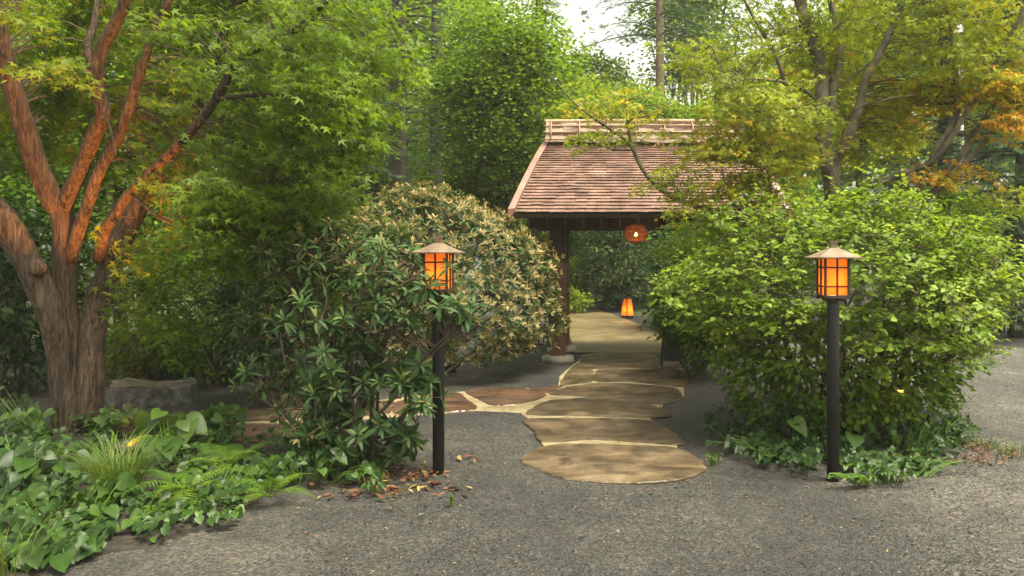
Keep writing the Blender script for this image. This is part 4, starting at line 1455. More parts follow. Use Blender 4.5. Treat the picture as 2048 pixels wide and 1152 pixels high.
def front_rhododendron():
    base = gp(690, 925); base[2] = .03
    t = thing('rhododendron', 'open leggy rhododendron with dark glossy leaves reaching past the post lantern', 'shrub', tuple(base))
    rs = np.random.default_rng(81)
    Y = base[1]
    specs = [  # px,py,rpx,rpy,Y,rY,n
        (690, 500, 120, 60, 6.6, .5, 46), (600, 520, 120, 90, 6.8, .5, 56), (780, 540, 100, 80, 6.3, .45, 44), (560, 640, 90, 70, 6.5, .4, 26),
        (700, 640, 130, 80, 6.3, .5, 42), (820, 610, 90, 50, 6.0, .25, 20), (760, 740, 120, 60, 6.2, .35, 34), (620, 780, 110, 80, 6.3, .35, 34),
        (840, 790, 55, 30, 6.0, .15, 9), (690, 850, 130, 60, 6.2, .35, 34), (880, 560, 30, 35, 5.96, .05, 4), (920, 625, 50, 30, 6.0, .08, 9), (540, 740, 70, 60, 6.4, .3, 14), (780, 880, 70, 40, 6.1, .2, 14),
        (620, 450, 70, 40, 7.0, .4, 12),
    ]
    C, T = sample_ellipsoids([(*s, 0.5) for s in specs], rs)
    ctr = base + np.array((0, 0, .9))
    axis = norm(norm(C - ctr) * .6 + np.array((0, -.25, .75)) + rs.normal(0, .35, C.shape))
    z = C[:, 2]
    pos, d, nn, sz, ti = rosettes(C, axis, rs, 11, .115, .14, .3, 1.3)
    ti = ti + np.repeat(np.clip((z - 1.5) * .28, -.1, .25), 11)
    b = MB(); stems = []
    for i in range(30):
        a = rs.uniform(0, 6.28)
        p0 = base + np.array((.26 * math.cos(a), .2 * math.sin(a), -.06)); q = C[rs.integers(len(C))]
        P = spline([p0, p0 + (q - p0) * .4 + rs.normal(0, .07, 3), p0 + (q - p0) * .7 + rs.normal(0, .07, 3), q], 14)
        stems.append(P)
        s = MB(); s.tube(P, np.linspace(rs.uniform(.014, .026), .005, 14), 7, noise=.05, caps=False, seed=i); s.build('stem', M['twig'], t, smooth=True)
    A = np.concatenate(stems)
    for i in range(len(C)):
        q = C[i] - axis[i] * .16
        a = A[np.argmin(np.linalg.norm(A - q, axis=1))]
        b.tube(spline([a, (a + q) / 2 + rs.normal(0, .02, 3), q, C[i]], 7), np.linspace(.008, .0035, 7), 4, caps=False)
    b.build('twigs', M['twig'], t, kind='stuff')
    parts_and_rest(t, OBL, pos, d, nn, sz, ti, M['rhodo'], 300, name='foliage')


front_rhododendron()


def round_shrub(label, px, py, rpx, rpy, Y, ry, n, mat, tmpl, size, seed, name='shrub', tint=.45, nparts=0, zmin=.1, hang=0.0):
    c = at(px, py, Y)
    t = thing(name, label, 'shrub', (c[0], Y, 0))
    rs = np.random.default_rng(seed)
    rx, rz = rpx * Y / F, rpy * Y / F
    u = norm(rs.normal(size=(n, 3)))
    lob = 1 + .12 * np.sin(4 * np.arctan2(u[:, 1], u[:, 0]) + seed) + .10 * np.sin(7 * u[:, 2] + 5 * u[:, 0] + seed)
    r = np.clip(rs.normal(.86, .16, n), .2, 1.12)
    # clumped: leaves gather round shoot tips
    K = max(20, n // 22)
    tu = norm(rs.normal(size=(K, 3))); tl = (1 + .12 * np.sin(4 * np.arctan2(tu[:, 1], tu[:, 0]) + seed) + .10 * np.sin(7 * tu[:, 2] + 5 * tu[:, 0] + seed)) * np.clip(rs.normal(.86, .14, K), .35, 1.12)
    tips = c + tu * np.array((rx, ry, rz)) * tl[:, None]
    idx = rs.integers(0, K, n)
    pos = tips[idx] + rs.normal(0, 1, (n, 3)) * np.array((.8, .8, .38)) * (size * 1.6)
    ok = pos[:, 2] > zmin
    pos, idx = pos[ok], idx[ok]; n = len(pos)
    d = norm(tu[idx] * (1, 1, .3) + rs.normal(0, .6, (n, 3)) + np.array((0, 0, -.2 - hang)))
    nn = norm(np.array((0, 0, .8)) + tu[idx] * .5 + rs.normal(0, .45, (n, 3)))
    sz = size * rs.uniform(.65, 1.25, n)
    ti = tint + rs.normal(0, .16, n) + np.repeat(rs.normal(0, .1, K), 1)[idx]
    for i in range(9):
        a = rs.uniform(0, 6.28); p0 = np.array((c[0] + .2 * rx * math.cos(a), Y + .2 * ry * math.sin(a), -.05)); q = tips[rs.integers(K)]
        s = MB(); s.tube(spline([p0, p0 * .5 + q * .5 + rs.normal(0, .05, 3), q], 9), np.linspace(.02, .005, 9), 5, caps=False); s.build('stem', M['twig'], t)
    if nparts:
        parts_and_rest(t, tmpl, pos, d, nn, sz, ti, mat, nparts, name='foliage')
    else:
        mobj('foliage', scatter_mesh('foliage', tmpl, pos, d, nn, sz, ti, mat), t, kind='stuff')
    return t


OV = T_ovate()
round_shrub('pale green rounded shrub seen just right of the gate post', 1143, 555, 30, 48, 24, .5, 2600, M['bright'], T_diamond(), .10, 101, 'garden_shrub', .55)
round_shrub('dark grey-green rhododendron beyond the gate beside the bend of the path', 1232, 530, 62, 82, 23.5, 1.0, 6500, M['rhodo'], T_blade(.28), .15, 102, 'rhododendron', .30)
round_shrub('dark green feathery shrub behind the floor lantern under the pendant lamp', 1372, 560, 72, 110, 17.5, .9, 8000, M['conifer'], T_blade(.3), .10, 103, 'feathery_shrub', .5)
round_shrub('low bright leafy shrub at the foot of the gate post beyond the gate', 1148, 600, 22, 16, 22.5, .4, 700, M['bright'], OV, .12, 104, 'garden_shrub', .8)
round_shrub('dark evergreen shrub filling the far end of the path', 1190, 470, 70, 60, 33, 1.5, 5000, M['forest'], OV, .17, 105, 'evergreen_shrub', .15)
round_shrub('broad green shrub under the gate beam behind the gate post', 1080, 500, 90, 90, 28, 1.6, 6000, M['forest'], OV, .16, 106, 'evergreen_shrub', .3)
round_shrub('large-leaved green shrub behind the maple trunk at the picture edge', 20, 560, 130, 160, 9.6, .8, 4200, M['heart'], OV, .12, 107, 'leafy_shrub', .4, 150)
round_shrub('shady green shrub between the maple trunk and the open rhododendron', 430, 570, 130, 150, 10.3, .9, 6500, M['forest'], OV, .085, 108, 'leafy_shrub', .45, 150)
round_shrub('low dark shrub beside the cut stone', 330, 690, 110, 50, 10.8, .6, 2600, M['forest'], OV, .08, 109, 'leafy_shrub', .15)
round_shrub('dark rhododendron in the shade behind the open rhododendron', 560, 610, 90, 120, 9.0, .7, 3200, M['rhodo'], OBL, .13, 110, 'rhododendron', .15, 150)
round_shrub('small leafy shrub on top of the green shrub by the leaning maple', 1890, 440, 95, 55, 9.4, .6, 3800, M['bush'], T_ovate(.3), .075, 111, 'leafy_shrub', .3)
round_shrub('dark green hedge bush beyond the far edge of the car park', 2050, 540, 80, 75, 22, 1.4, 5000, M['forest'], OV, .16, 112, 'hedge_bush', .3)
round_shrub('mid-green bush between the green shrub and the far car park edge', 2005, 470, 50, 60, 17, .8, 3600, M['conifer'], T_blade(.35), .13, 113, 'hedge_bush', .7)
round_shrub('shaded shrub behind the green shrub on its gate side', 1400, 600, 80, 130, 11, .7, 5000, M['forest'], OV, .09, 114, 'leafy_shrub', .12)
round_shrub('broad bush between the maple trunks and the gate behind the domed rhododendron', 530, 440, 120, 90, 15, 1.0, 5000, M['forest'], OV, .12, 115, 'leafy_shrub', .3)


# ------------------------------------------------------------------ low plants, left bed
def heart_plant(label, specs, seed, size, mat='heart', tmpl=None, name='broad_leaved_plant', tint=.45, cat='plant', stem_r=.0035):
    """specs: px,py,Y of each leaf clump with spread -> leaves as single parts on stalks"""
    tmpl = tmpl or T_heart()
    rs = np.random.default_rng(seed)
    C = []
    for px, py, rpx, rpy, Y, rY, n in specs:
        c = at(px, py, Y); u = norm(rs.normal(size=(n, 3))) * rs.random((n, 1)) ** .4
        C.append(c + u * np.array((rpx * Y / F, rY, rpy * Y / F)))
    C = np.concatenate(C)
    C[:, 2] = np.maximum(C[:, 2], .07 + .03 * rs.random(len(C)))
    cen = C.mean(0); cen[2] = .02
    t = thing(name, label, cat, tuple(cen))
    n = len(C)
    out = C - cen; out[:, 2] = 0
    d = norm(norm(out) * .6 + rs.normal(0, .5, (n, 3)) * (1, 1, .2) + np.array((0, -.45, -.5)))
    nn = norm(np.array((0, -.45, .85)) + rs.normal(0, .28, (n, 3)))
    sz = size * rs.uniform(.6, 1.2, n)
    ms = [leaf_template_mesh('leaf', T_heart(rs.uniform(.85, 1.05), rs.uniform(.05, .16), rs.uniform(.1, .28)) if tmpl is not OV else tmpl, M[mat], float(np.clip(tint + k, 0, 1))) for k in (-.35, -.2, -.05, .1, .25, .45)]
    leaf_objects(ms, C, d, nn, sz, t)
    b = MB()
    for c in C:
        f = np.array((cen[0] + (c[0] - cen[0]) * .55, cen[1] + (c[1] - cen[1]) * .55 + .03, .0))
        b.tube(spline([f, f * .45 + c * .55 + np.array((0, 0, .03)), c], 6), stem_r, 4, caps=False)
    b.build('stalks', M['fern'], t, kind='stuff')
    return t


heart_plant('glossy heart-shaped leaves spilling over the gravel in the bottom corner', [(170, 1060, 80, 60, 4.75, .18, 24), (110, 1010, 80, 50, 4.9, .2, 22), (50, 1110, 70, 50, 4.55, .15, 18), (215, 985, 40, 30, 5.1, .12, 8), (60, 1150, 90, 30, 4.3, .12, 20), (180, 1115, 60, 20, 4.5, .08, 12), (-30, 1080, 60, 40, 4.6, .15, 12)], 201, .12, tint=.45)
heart_plant('darker broad leaves piled up at the foot of the forked maple', [(60, 930, 100, 50, 5.6, .25, 40), (20, 1000, 70, 60, 5.2, .2, 28), (130, 900, 60, 35, 5.9, .2, 20), (10, 880, 70, 40, 6.0, .2, 18)], 202, .125, tint=.22)
heart_plant('big round butterbur leaves beside the black pot', [(330, 890, 30, 14, 6.1, .06, 3), (315, 830, 30, 18, 6.5, .08, 4), (375, 935, 20, 12, 5.9, .05, 2), (360, 850, 25, 12, 6.4, .06, 3)], 203, .21, tint=.7, stem_r=.006)
heart_plant('small creeping round leaves spreading from the fern to the gravel edge', [(400, 1000, 110, 45, 5.35, .25, 60), (350, 1045, 70, 35, 5.05, .2, 34), (470, 960, 70, 40, 5.6, .2, 34), (440, 1060, 70, 25, 4.95, .12, 16), (300, 1080, 50, 22, 4.85, .1, 12)], 204, .058, tint=.5, name='creeping_plant')
heart_plant('bright low leaves between the maple trunk and the cut stone', [(60, 830, 60, 24, 6.9, .2, 22), (240, 830, 50, 20, 7.0, .2, 26), (20, 800, 50, 30, 7.4, .2, 14)], 205, .085, tint=.8, name='leafy_plant')
heart_plant('bright green leaves behind the fern near the reddish flagstone', [(440, 825, 50, 18, 7.0, .2, 26), (400, 840, 40, 18, 6.8, .15, 18), (390, 870, 50, 20, 6.5, .15, 18)], 206, .09, tint=.85, name='leafy_plant')
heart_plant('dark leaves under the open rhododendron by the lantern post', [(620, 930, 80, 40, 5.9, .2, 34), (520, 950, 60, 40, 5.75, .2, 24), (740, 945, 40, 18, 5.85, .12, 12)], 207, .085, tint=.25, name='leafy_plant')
heart_plant('tuft of fresh upright leaves at the front of the open rhododendron', [(745, 955, 30, 25, 5.6, .08, 14)], 208, .07, tint=.6, tmpl=OV, name='leafy_plant')


def frond_mesh(Lf, arch, seed, mat, tint):
    rs = np.random.default_rng(seed)
    b = MB()
    n = 24
    s = np.linspace(0, 1, n)
    mid = np.stack([np.zeros(n), s * Lf * (1 - .12 * s), Lf * (.42 * s - (.42 + arch) * s ** 2.1)], -1)
    b.tube(mid, np.linspace(.004, .001, n), 4, caps=False, tint=tint)
    V0, F0 = T_blade(.26, .10)
    pos = []; dd = []; nn = []; sz = []; ti = []
    tan = np.gradient(mid, axis=0); tan = norm(tan)
    for i in range(4, n):
        for f in (0,):
            p = mid[i] + (mid[min(i + 1, n - 1)] - mid[i]) * f
            w = Lf * .25 * (math.sin(math.pi * min(1, (s[i] + .12) ** .8 * .98)) ** .8) * (1.02 - s[i]) ** .25 + .004
            for sg in (-1, 1):
                sidev = np.array((sg, 0, 0))
                d = norm(sidev + tan[i] * .35 + np.array((0, 0, -.12)))
                pos.append(p); dd.append(d); nn.append(norm(np.cross(np.array((1., 0, 0)), tan[i]) + rs.normal(0, .1, 3))); sz.append(w * rs.uniform(.92, 1.05)); ti.append(tint + rs.normal(0, .08))
    R = leaf_frames(np.array(dd), np.array(nn))
    for i in range(len(pos)):
        # a pinna with toothed edge: narrow lanceolate strip with notches
        w = .068
        prof = [(0, .5), (.18, 1), (.26, .62), (.42, .95), (.5, .55), (.66, .75), (.74, .42), (.86, .45), (1, 0)]
        V = [(0, 0, 0)]
        for y, k in prof[1:-1]:
            V += [(w * k, y, .01), (-w * k, y, .01)]
        V.append((0, 1, -.08))
        m = (len(V) - 2) // 2
        fs = [(0, 1, 2)] + [(1 + 2 * j, 3 + 2 * j, 4 + 2 * j, 2 + 2 * j) for j in range(m - 1)] + [(1 + 2 * (m - 1), len(V) - 1, 2 + 2 * (m - 1))]
        P = np.array(pos[i]) + sz[i] * (np.array(V) @ R[i])
        b.add(P, fs, float(np.clip(ti[i], 0, 1)))
    return b.mesh('frond', mat)


FRONDS = [frond_mesh(.5, a, 300 + i, M['fern'], ti) for i, (a, ti) in enumerate(((.25, .4), (.4, .55), (.55, .7), (.32, .85)))]


def fern(label, px, py, angles, scale, seed, tilt=.25):
    g = gp(px, py)
    t = thing('fern', label, 'fern', (g[0], g[1], .03))
    rs = np.random.default_rng(seed)
    for i, a in enumerate(angles):
        o = bpy.data.objects.new('frond', FRONDS[(i + seed) % 4])
        link(o, t)
        o.rotation_euler = (math.radians(rs.uniform(18, 50)) + tilt * 0, 0, math.radians(a))
        s = scale * rs.uniform(.8, 1.15)
        o.scale = (s, s, s)
    return t


fern('yellow-green fern arching over the small creeping leaves', 372, 1000, [150, 205, 250, 110, 60, 300, 180, 20], .95, 1)
fern('fern with broad level fronds beside the open rhododendron', 455, 950, [200, 245, 285, 320, 110, 150, 60, 20], 1.05, 2)
fern('darker fern drooping at the gravel edge under the rhododendron', 540, 1005, [170, 215, 260, 130, 300, 90], .85, 3)
fern('pale fern standing next to the cut stone', 350, 875, [190, 240, 300, 20, 100, 140, 60], .95, 4)


def grass_tuft(label, px, py, n, h, seed, spread=.5, brown=.25, name='grass_tuft', rbase=.10):
    g = gp(px, py)
    t = thing(name, label, 'grass', (g[0], g[1], .0))
    rs = np.random.default_rng(seed)
    V = []; fs = []; ti = []
    b = MB()
    for i in range(n):
        a = rs.uniform(0, 6.28); r = rbase * math.sqrt(rs.random())
        p = np.array((g[0] + r * math.cos(a), g[1] + r * math.sin(a), .0))
        L_ = h * rs.uniform(.5, 1.15); lean = spread * rs.uniform(.2, 1.0) * L_
        aa = a + rs.normal(0, .5)
        dv = np.array((math.cos(aa), math.sin(aa), 0)); sv = np.array((-math.sin(aa), math.cos(aa), 0))
        k = 6; w = rs.uniform(.002, .0045)
        P = []
        for q in np.linspace(0, 1, k):
            c = p + dv * lean * q ** 1.8 + np.array((0, 0, L_ * (q - .42 * q ** 2.6)))
            ww = w * (1 - q) ** .6
            P += [c - sv * ww, c + sv * ww]
        f = [(2 * j, 2 * j + 1, 2 * j + 3, 2 * j + 2) for j in range(k - 1)]
        b.add(P, f, float(rs.uniform(0, .2) if rs.random() < brown else rs.uniform(.35, 1)))
    b.build('blades', M['grass'], t, kind='stuff')


grass_tuft('tall fine grass tuft with brown base in front of the forked maple', 238, 1005, 460, .68, 11, .8, .18, rbase=.13)
grass_tuft('sparse bent grass at the very bottom corner', 20, 1150, 60, .5, 12, .9, .3)
grass_tuft('short grass tuft at the gravel edge under the green shrub', 1885, 880, 160, .2, 13, .9, .05, rbase=.18)
grass_tuft('thin grass growing on the car park gravel', 2030, 910, 60, .18, 14, .5, .1, rbase=.15)
grass_tuft('small grass clump beside the dead leaves near the car park', 1960, 890, 90, .12, 15, .8, .05, rbase=.16)

# ground cover right bed
heart_plant('dark ivy-like leaves under the green shrub behind the lantern post', [(1600, 930, 100, 40, 6.4, .25, 60), (1500, 890, 80, 40, 6.8, .25, 44), (1720, 930, 60, 30, 6.2, .2, 30), (1640, 860, 150, 50, 7.0, .2, 50)], 211, .075, tint=.15, name='ground_cover_plant')
heart_plant('mixed bright leaves at the front of the green shrub by the car park', [(1780, 930, 80, 35, 6.25, .2, 60), (1840, 880, 70, 40, 6.7, .25, 50), (1740, 960, 60, 18, 6.0, .12, 26), (1860, 840, 60, 30, 7.0, .2, 24)], 212, .062, tint=.55, name='ground_cover_plant')
heart_plant('three large pale leaves low on the green shrub', [(1730, 850, 50, 30, 6.5, .1, 4), (1620, 850, 40, 20, 6.6, .1, 2)], 213, .15, tint=.3, name='broad_leaved_plant')
heart_plant('small weeds beside the flagstones', [(1425, 925, 22, 5, 6.35, .08, 14)], 214, .035, tint=.9, name='weed', tmpl=OV)
heart_plant('fringe of tiny leaves where the green shrub meets the gravel', [(1700, 975, 60, 8, 5.75, .08, 30), (1800, 970, 60, 8, 5.8, .08, 24), (1900, 930, 40, 10, 6.2, .1, 16)], 215, .04, tint=.75, name='weed', tmpl=OV)
heart_plant('seedlings on the gravel near the dead leaves', [(900, 1015, 10, 4, 5.3, .04, 7)], 216, .03, tint=.7, name='weed', tmpl=OV)


# ------------------------------------------------------------------ uplight pot, cut stone, far things
def low_cover(label, poly, n, size, seed, mat, tint, hmax=.16):
    rs = np.random.default_rng(seed)
    P = np.array(g2(*poly)); lo, hi = P.min(0), P.max(0)
    q = lo + (hi - lo) * rs.random((n * 3, 2))
    ins = np.zeros(len(q), bool); j = len(P) - 1
    for i in range(len(P)):
        ins ^= ((P[i][1] > q[:, 1]) != (P[j][1] > q[:, 1])) & (q[:, 0] < (P[j][0] - P[i][0]) * (q[:, 1] - P[i][1]) / (P[j][1] - P[i][1] + 1e-9) + P[i][0]); j = i
    c = P.mean(0)
    clump = np.sin(q[:, 0] * 5.1 + seed) * np.sin(q[:, 1] * 4.3 + 2 * seed) + .6 * np.sin(q[:, 0] * 11 + q[:, 1] * 9)
    q = q[ins & (rs.random(len(q)) < .55 + .4 * clump)][:n]
    n = len(q)
    h = hmax * (.35 + .5 * rs.random(n) + .3 * np.sin(q[:, 0] * 5.1 + seed))
    pos = np.column_stack([q, .03 + np.clip(h, .01, None) * rs.random(n) ** .5])
    d = norm(rs.normal(0, .6, (n, 3)) * (1, 1, .3) + np.array((0, -.5, -.3)))
    nn = norm(np.array((0, -.35, .9)) + rs.normal(0, .35, (n, 3)))
    me = scatter_mesh('ground_cover', T_ovate(.75), pos, d, nn, size * rs.uniform(.5, 1.25, n), tint + rs.normal(0, .18, n), M[mat])
    o = mobj('ground_cover', me, kind='stuff'); tag(o, label, 'ground cover', kind='stuff')


low_cover('low leafy ground cover under the green shrub', ((1400, 870), (1480, 925), (1600, 955), (1760, 972), (1890, 945), (1960, 880), (1900, 800), (1600, 790), (1430, 815)), 2600, .06, 5, 'heart', .3, .2)
low_cover('low leafy ground cover around the maple foot and rhododendron', ((-200, 1160), (150, 1130), (330, 1085), (500, 1020), (570, 985), (780, 955), (840, 920), (820, 880), (600, 890), (300, 860), (-300, 850)), 5200, .065, 6, 'heart', .4, .24)
low_cover('shady leafy ground cover behind the cut stone', ((-700, 815), (200, 790), (520, 775), (640, 760), (560, 735), (-700, 725)), 2600, .08, 7, 'heart', .2, .2)


def uplight():
    g = gp(262, 945)
    t = thing('uplight_pot', 'black pot with a hidden uplight and glowing orange grass blades', 'uplight', (g[0], g[1], 0))
    z = at(262, 886, g[1])[2]
    b = MB(); b.lathe((g[0], g[1], 0), [(.08, -.02), (.10, .03), (.125, z - .03), (.132, z - .005), (.120, z), (.112, z - .02), (.095, z - .06)], 24)
    b.build('pot', M['pot'], t, smooth=True)
    b = MB(); b.lathe((g[0], g[1], z - .075), [(.07, 0), (.075, .03), (.06, .034)], 16); b.build('lamp_head', M['black_metal'], t, smooth=True)
    rs = np.random.default_rng(5)
    for i in range(12):
        b = MB()
        a = rs.uniform(-.4, 2.2) if i < 9 else rs.uniform(2.4, 3.6)
        p = np.array((g[0] - .06 + .05 * rs.random(), g[1] - .02 + .1 * rs.random(), z - .03))
        Ln = rs.uniform(.1, .27)
        dv = np.array((math.cos(a * .45), .25 * math.sin(a), 0))
        P = [p + dv * Ln * q ** 1.2 + np.array((0, 0, Ln * (.95 * q - .72 * q * q) * rs.uniform(.8, 1.1))) for q in np.linspace(0, 1, 7)]
        b.tube(P, np.linspace(.0045, .0015, 7), 4, caps=False, tint=.9)
        b.build('grass_blade', M['grass'], t)
    base = gp(148, 868)
    src = Vector((g[0], g[1], z + .03))
    tgt = Vector(at(165, 270, 7.1))
    sp = lamp('uplight_beam', 'SPOT', tuple(src), 430, (1, .34, .06), None, radius=.04, spot_size=math.radians(52), spot_blend=.6)
    sp.rotation_euler = (src - tgt).to_track_quat('Z', 'Y').to_euler()
    sp.parent = t; sp.location = src - Vector((g[0], g[1], 0))
    lamp('uplight_spill', 'POINT', tuple(src - Vector((0, 0, .045))), 1.0, (1, .40, .06), t, radius=.03)


uplight()


def cut_stone():
    Y = 8.9
    c = gp(268, 815)
    t = thing('cut_stone', 'flat-topped dark wet stone with broken grey edge behind the maple trunk', 'stone', (c[0], c[1], 0))
    rs = np.random.default_rng(17)
    n = 28
    a = np.linspace(0, 2 * math.pi, n, endpoint=False)
    rx = .46 + .05 * np.sin(3 * a + 1) + rs.normal(0, .02, n); ry = .40 + .05 * np.sin(2 * a) + rs.normal(0, .02, n)
    H = .22
    V = []
    for s, z in ((1.06, -.05), (1.03, .06), (1.0, .14), (.99, H - .01)):
        for i in range(n):
            V.append((c[0] + rx[i] * s * math.cos(a[i]) * (1 + rs.normal(0, .012)), c[1] + .3 + ry[i] * s * math.sin(a[i]) * (1 + rs.normal(0, .012)), z + .03 * math.sin(3 * a[i]) * (z > .1) + rs.normal(0, .006)))
    fs = []
    for r in range(3):
        for j in range(n):
            k = (j + 1) % n
            fs.append((r * n + j, r * n + k, (r + 1) * n + k, (r + 1) * n + j))
    b = MB(); b.add(V, fs); b.build('side', M['basalt_rim'], t)
    V2 = V[3 * n:]
    b = MB(); top = []
    for s, dz in ((1.0, .002), (.93, -.012), (.6, -.02), (.25, -.015)):
        for i in range(n):
            p = np.array(V2[i]); q = np.array((c[0], c[1] + .3, H))
            w = q + (p - q) * s; w[2] = (p[2] * s + H * (1 - s)) + dz + rs.normal(0, .004)
            top.append(w)
    fs = []
    for r in range(3):
        for j in range(n):
            k = (j + 1) % n
            fs.append((r * n + j, r * n + k, (r + 1) * n + k, (r + 1) * n + j))
    fs.append(tuple(3 * n + j for j in range(n)))
    b.add(top, fs); b.build('top', M['basalt'], t, smooth=True)


cut_stone()


def far_wall():
    c = gp(2030, 648)
    b = MB(); b.box((c[0] + .9, c[1] + .3, .26), (2.4, .35, .56))
    o = b.build('low_wall', M['pale_stone']); bevel(o, .03)
    tag(o, 'low grey concrete wall across the car park at the picture edge', 'wall')


far_wall()


def utility_pole():
    Y = 24
    c = at(1918, 200, Y)
    t = thing('utility_pole', 'grey concrete utility pole with crossarms showing among the leaves', 'utility pole', (c[0], Y, 0))
    zt = at(1918, 18, Y)[2]
    b = MB(); b.tube([(c[0], Y, -.1), (c[0], Y, zt / 2), (c[0], Y, zt)], [.17, .14, .11], 14); b.build('pole', M['grey_pole'], t, smooth=True)
    for py, w in ((24, 1.0), (168, 1.5)):
        z = at(0, py, Y)[2]
        b = MB(); b.box((c[0], Y - .12, z), (w, .08, .09)); b.build('crossarm', M['grey_pole'], t)
        for s in (-.45, -.15, .15, .45):
            b = MB(); b.lathe((c[0] + s * w, Y - .12, z + .045), [(.03, 0), (.045, .04), (.03, .06), (.045, .09), (.02, .13)], 10); b.build('insulator', M['grey_pole'], t, smooth=True)
    for dz, dy in ((.18, 0), (0, .1), (-.2, .05)):
        z = at(0, 168, Y)[2] + dz
        xs = np.linspace(-3, 9, 26)
        b = MB(); b.tube(np.stack([c[0] + xs, np.full(26, Y - .1 - dy), z + .012 * (xs - 3) ** 2 - .012 * 9], -1), .012, 5, caps=False)
        b.build('wire', M['black_metal'], t)


utility_pole()


# fallen leaves
def fallen():
    rs = np.random.default_rng(23)
    ms = []
    for k in range(6):
        V, Fc = T_oblong(.30, rs.uniform(.05, .16), rs.uniform(-.2, .3))
        ms.append(leaf_template_mesh('fallen_leaf', (V, Fc), M['litter'], [.1, .3, .5, .6, .8, 1.0][k]))
    spots = []
    for px, py, rx, ry, n in ((790, 985, 90, 22, 46), (850, 955, 60, 16, 16), (700, 990, 60, 15, 16), (900, 975, 60, 20, 9), (930, 905, 40, 22, 6)):
        for i in range(n):
            spots.append((px + rs.normal(0, rx * .5), py + rs.normal(0, ry * .5)))
    for i, (px, py) in enumerate(spots):
        g = gp(px, max(py, 915))
        o = bpy.data.objects.new('fallen_leaf', ms[int(rs.integers(6)) if i % 12 else 5])
        link(o)
        s = rs.uniform(.05, .115)
        o.location = (g[0], g[1], float(gz(g[0], g[1])) + .012 + .012 * rs.random())
        o.rotation_euler = (rs.normal(0, .2), rs.normal(0, .35), rs.uniform(0, 6.28)); o.scale = (s, s, s)
        yel = o.data is ms[5]
        tag(o, ('pale yellow' if yel else 'curled reddish brown') + ' fallen leaf on the gravel around the post beside the rhododendron', 'leaf', ('yellow' if yel else 'brown') + ' fallen leaves on the gravel')
    # fine scattered bits
    N = 900
    y = rs.uniform(4.2, 8.5, N); x = rs.uniform(-.38, .54, N) * y
    d = norm(rs.normal(size=(N, 3)) * (1, 1, .2)); nn = norm(np.array((0, 0, 1)) + rs.normal(0, .3, (N, 3)))
    me = scatter_mesh('leaf_litter', T_diamond(.6, .2), np.stack([x, y, gz(x, y) + .012], -1), d, nn, rs.uniform(.008, .026, N), rs.random(N), M['litter'])
    o = mobj('leaf_litter', me, kind='stuff'); tag(o, 'tiny brown leaf scraps scattered over the gravel', 'leaf litter', kind='stuff')
    N = 700
    a = rs.uniform(0, 6.28, N); r = np.sqrt(rs.random(N))
    c = gp(1960, 905)
    x = c[0] - .2 + .55 * r * np.cos(a); y = c[1] + .45 * r * np.sin(a)
    c2 = gp(760, 950); k = rs.random(N) < .4
    x[k] = c2[0] + .5 * (r * np.cos(a))[k]; y[k] = c2[1] + .25 * (r * np.sin(a))[k]
    d = norm(rs.normal(size=(N, 3)) * (1, 1, .3)); nn = norm(np.array((0, 0, 1)) + rs.normal(0, .5, (N, 3)))
    me = scatter_mesh('dead_leaves', T_ovate(.45), np.stack([x, y, gz(x, y) + .02 + .02 * rs.random(N)], -1), d, nn, rs.uniform(.02, .055, N), rs.random(N) * .8, M['litter'])
    o = mobj('dead_leaves', me, kind='stuff'); tag(o, 'matted dead leaves at the gravel edge', 'leaf litter', kind='stuff')


fallen()


# ------------------------------------------------------------------ background trees
def broadleaf(name, label, base, H, crown, mat, bark, seed, tr=.16, n=16000, lsize=.13, tint=.45, group=None, clumps=170, tmpl=None, limbs_n=9):
    """crown: (centre z, rx, ry, rz)"""
    rs = np.random.default_rng(seed)
    x, y = base
    t = thing(name, label, 'tree', (x, y, 0), 0, group)
    cz, rx, ry, rz = crown
    top = np.array((x + rs.normal(0, .3), y, min(H, cz + rz * .6)))
    P = spline([(x, y, -.1, tr * 1.2), (x + rs.normal(0, .08), y, H * .25, tr), (x + rs.normal(0, .2), y, H * .6, tr * .7), (*top, tr * .25)], 22)
    limb_obj('trunk', P, t, bark, 12, .05, seed)
    K = clumps
    u = norm(rs.normal(size=(K, 3))); r = np.clip(rs.normal(.8, .22, K), .2, 1.1)
    tips = np.array((x, y, cz)) + u * np.array((rx, ry, rz)) * r[:, None]
    for i in range(limbs_n):
        q = tips[rs.integers(K)]; a = P[rs.integers(7, 20), :3]
        if q[2] < a[2]:
            a = P[6, :3]
        Q = spline([a, (a + q) / 2 + np.array((0, 0, .15)), q], 10)
        limb_obj('limb', np.column_stack([Q, np.linspace(tr * .4, .012, 10)]), t, bark, 6, .03, seed + i)
    idx = rs.integers(0, K, n)
    cs = (rx * ry * rz) ** (1 / 3) * .23
    off = rs.normal(0, 1, (n, 3)) * np.array((1.1, 1.1, .42)) * cs
    pos = tips[idx] + off
    pos[:, 2] -= .2 * (off[:, 0] ** 2 + off[:, 1] ** 2) / max(cs, .1)
    pos[:, 2] = np.maximum(pos[:, 2], .15)
    d = norm(off * (1, 1, .2) + rs.normal(0, .4, (n, 3)) * cs + np.array((0, 0, -.3 * cs)))
    nn = norm(np.array((0, 0, 1.0)) + rs.normal(0, .5, (n, 3)))
    ti = tint + rs.normal(0, .17, n) + rs.normal(0, .13, K)[idx]
    me = scatter_mesh('crown', tmpl or T_diamond(.6, .08), pos, d, nn, lsize * rs.uniform(.6, 1.3, n), ti, mat)
    mobj('crown', me, t, kind='stuff')
    return t


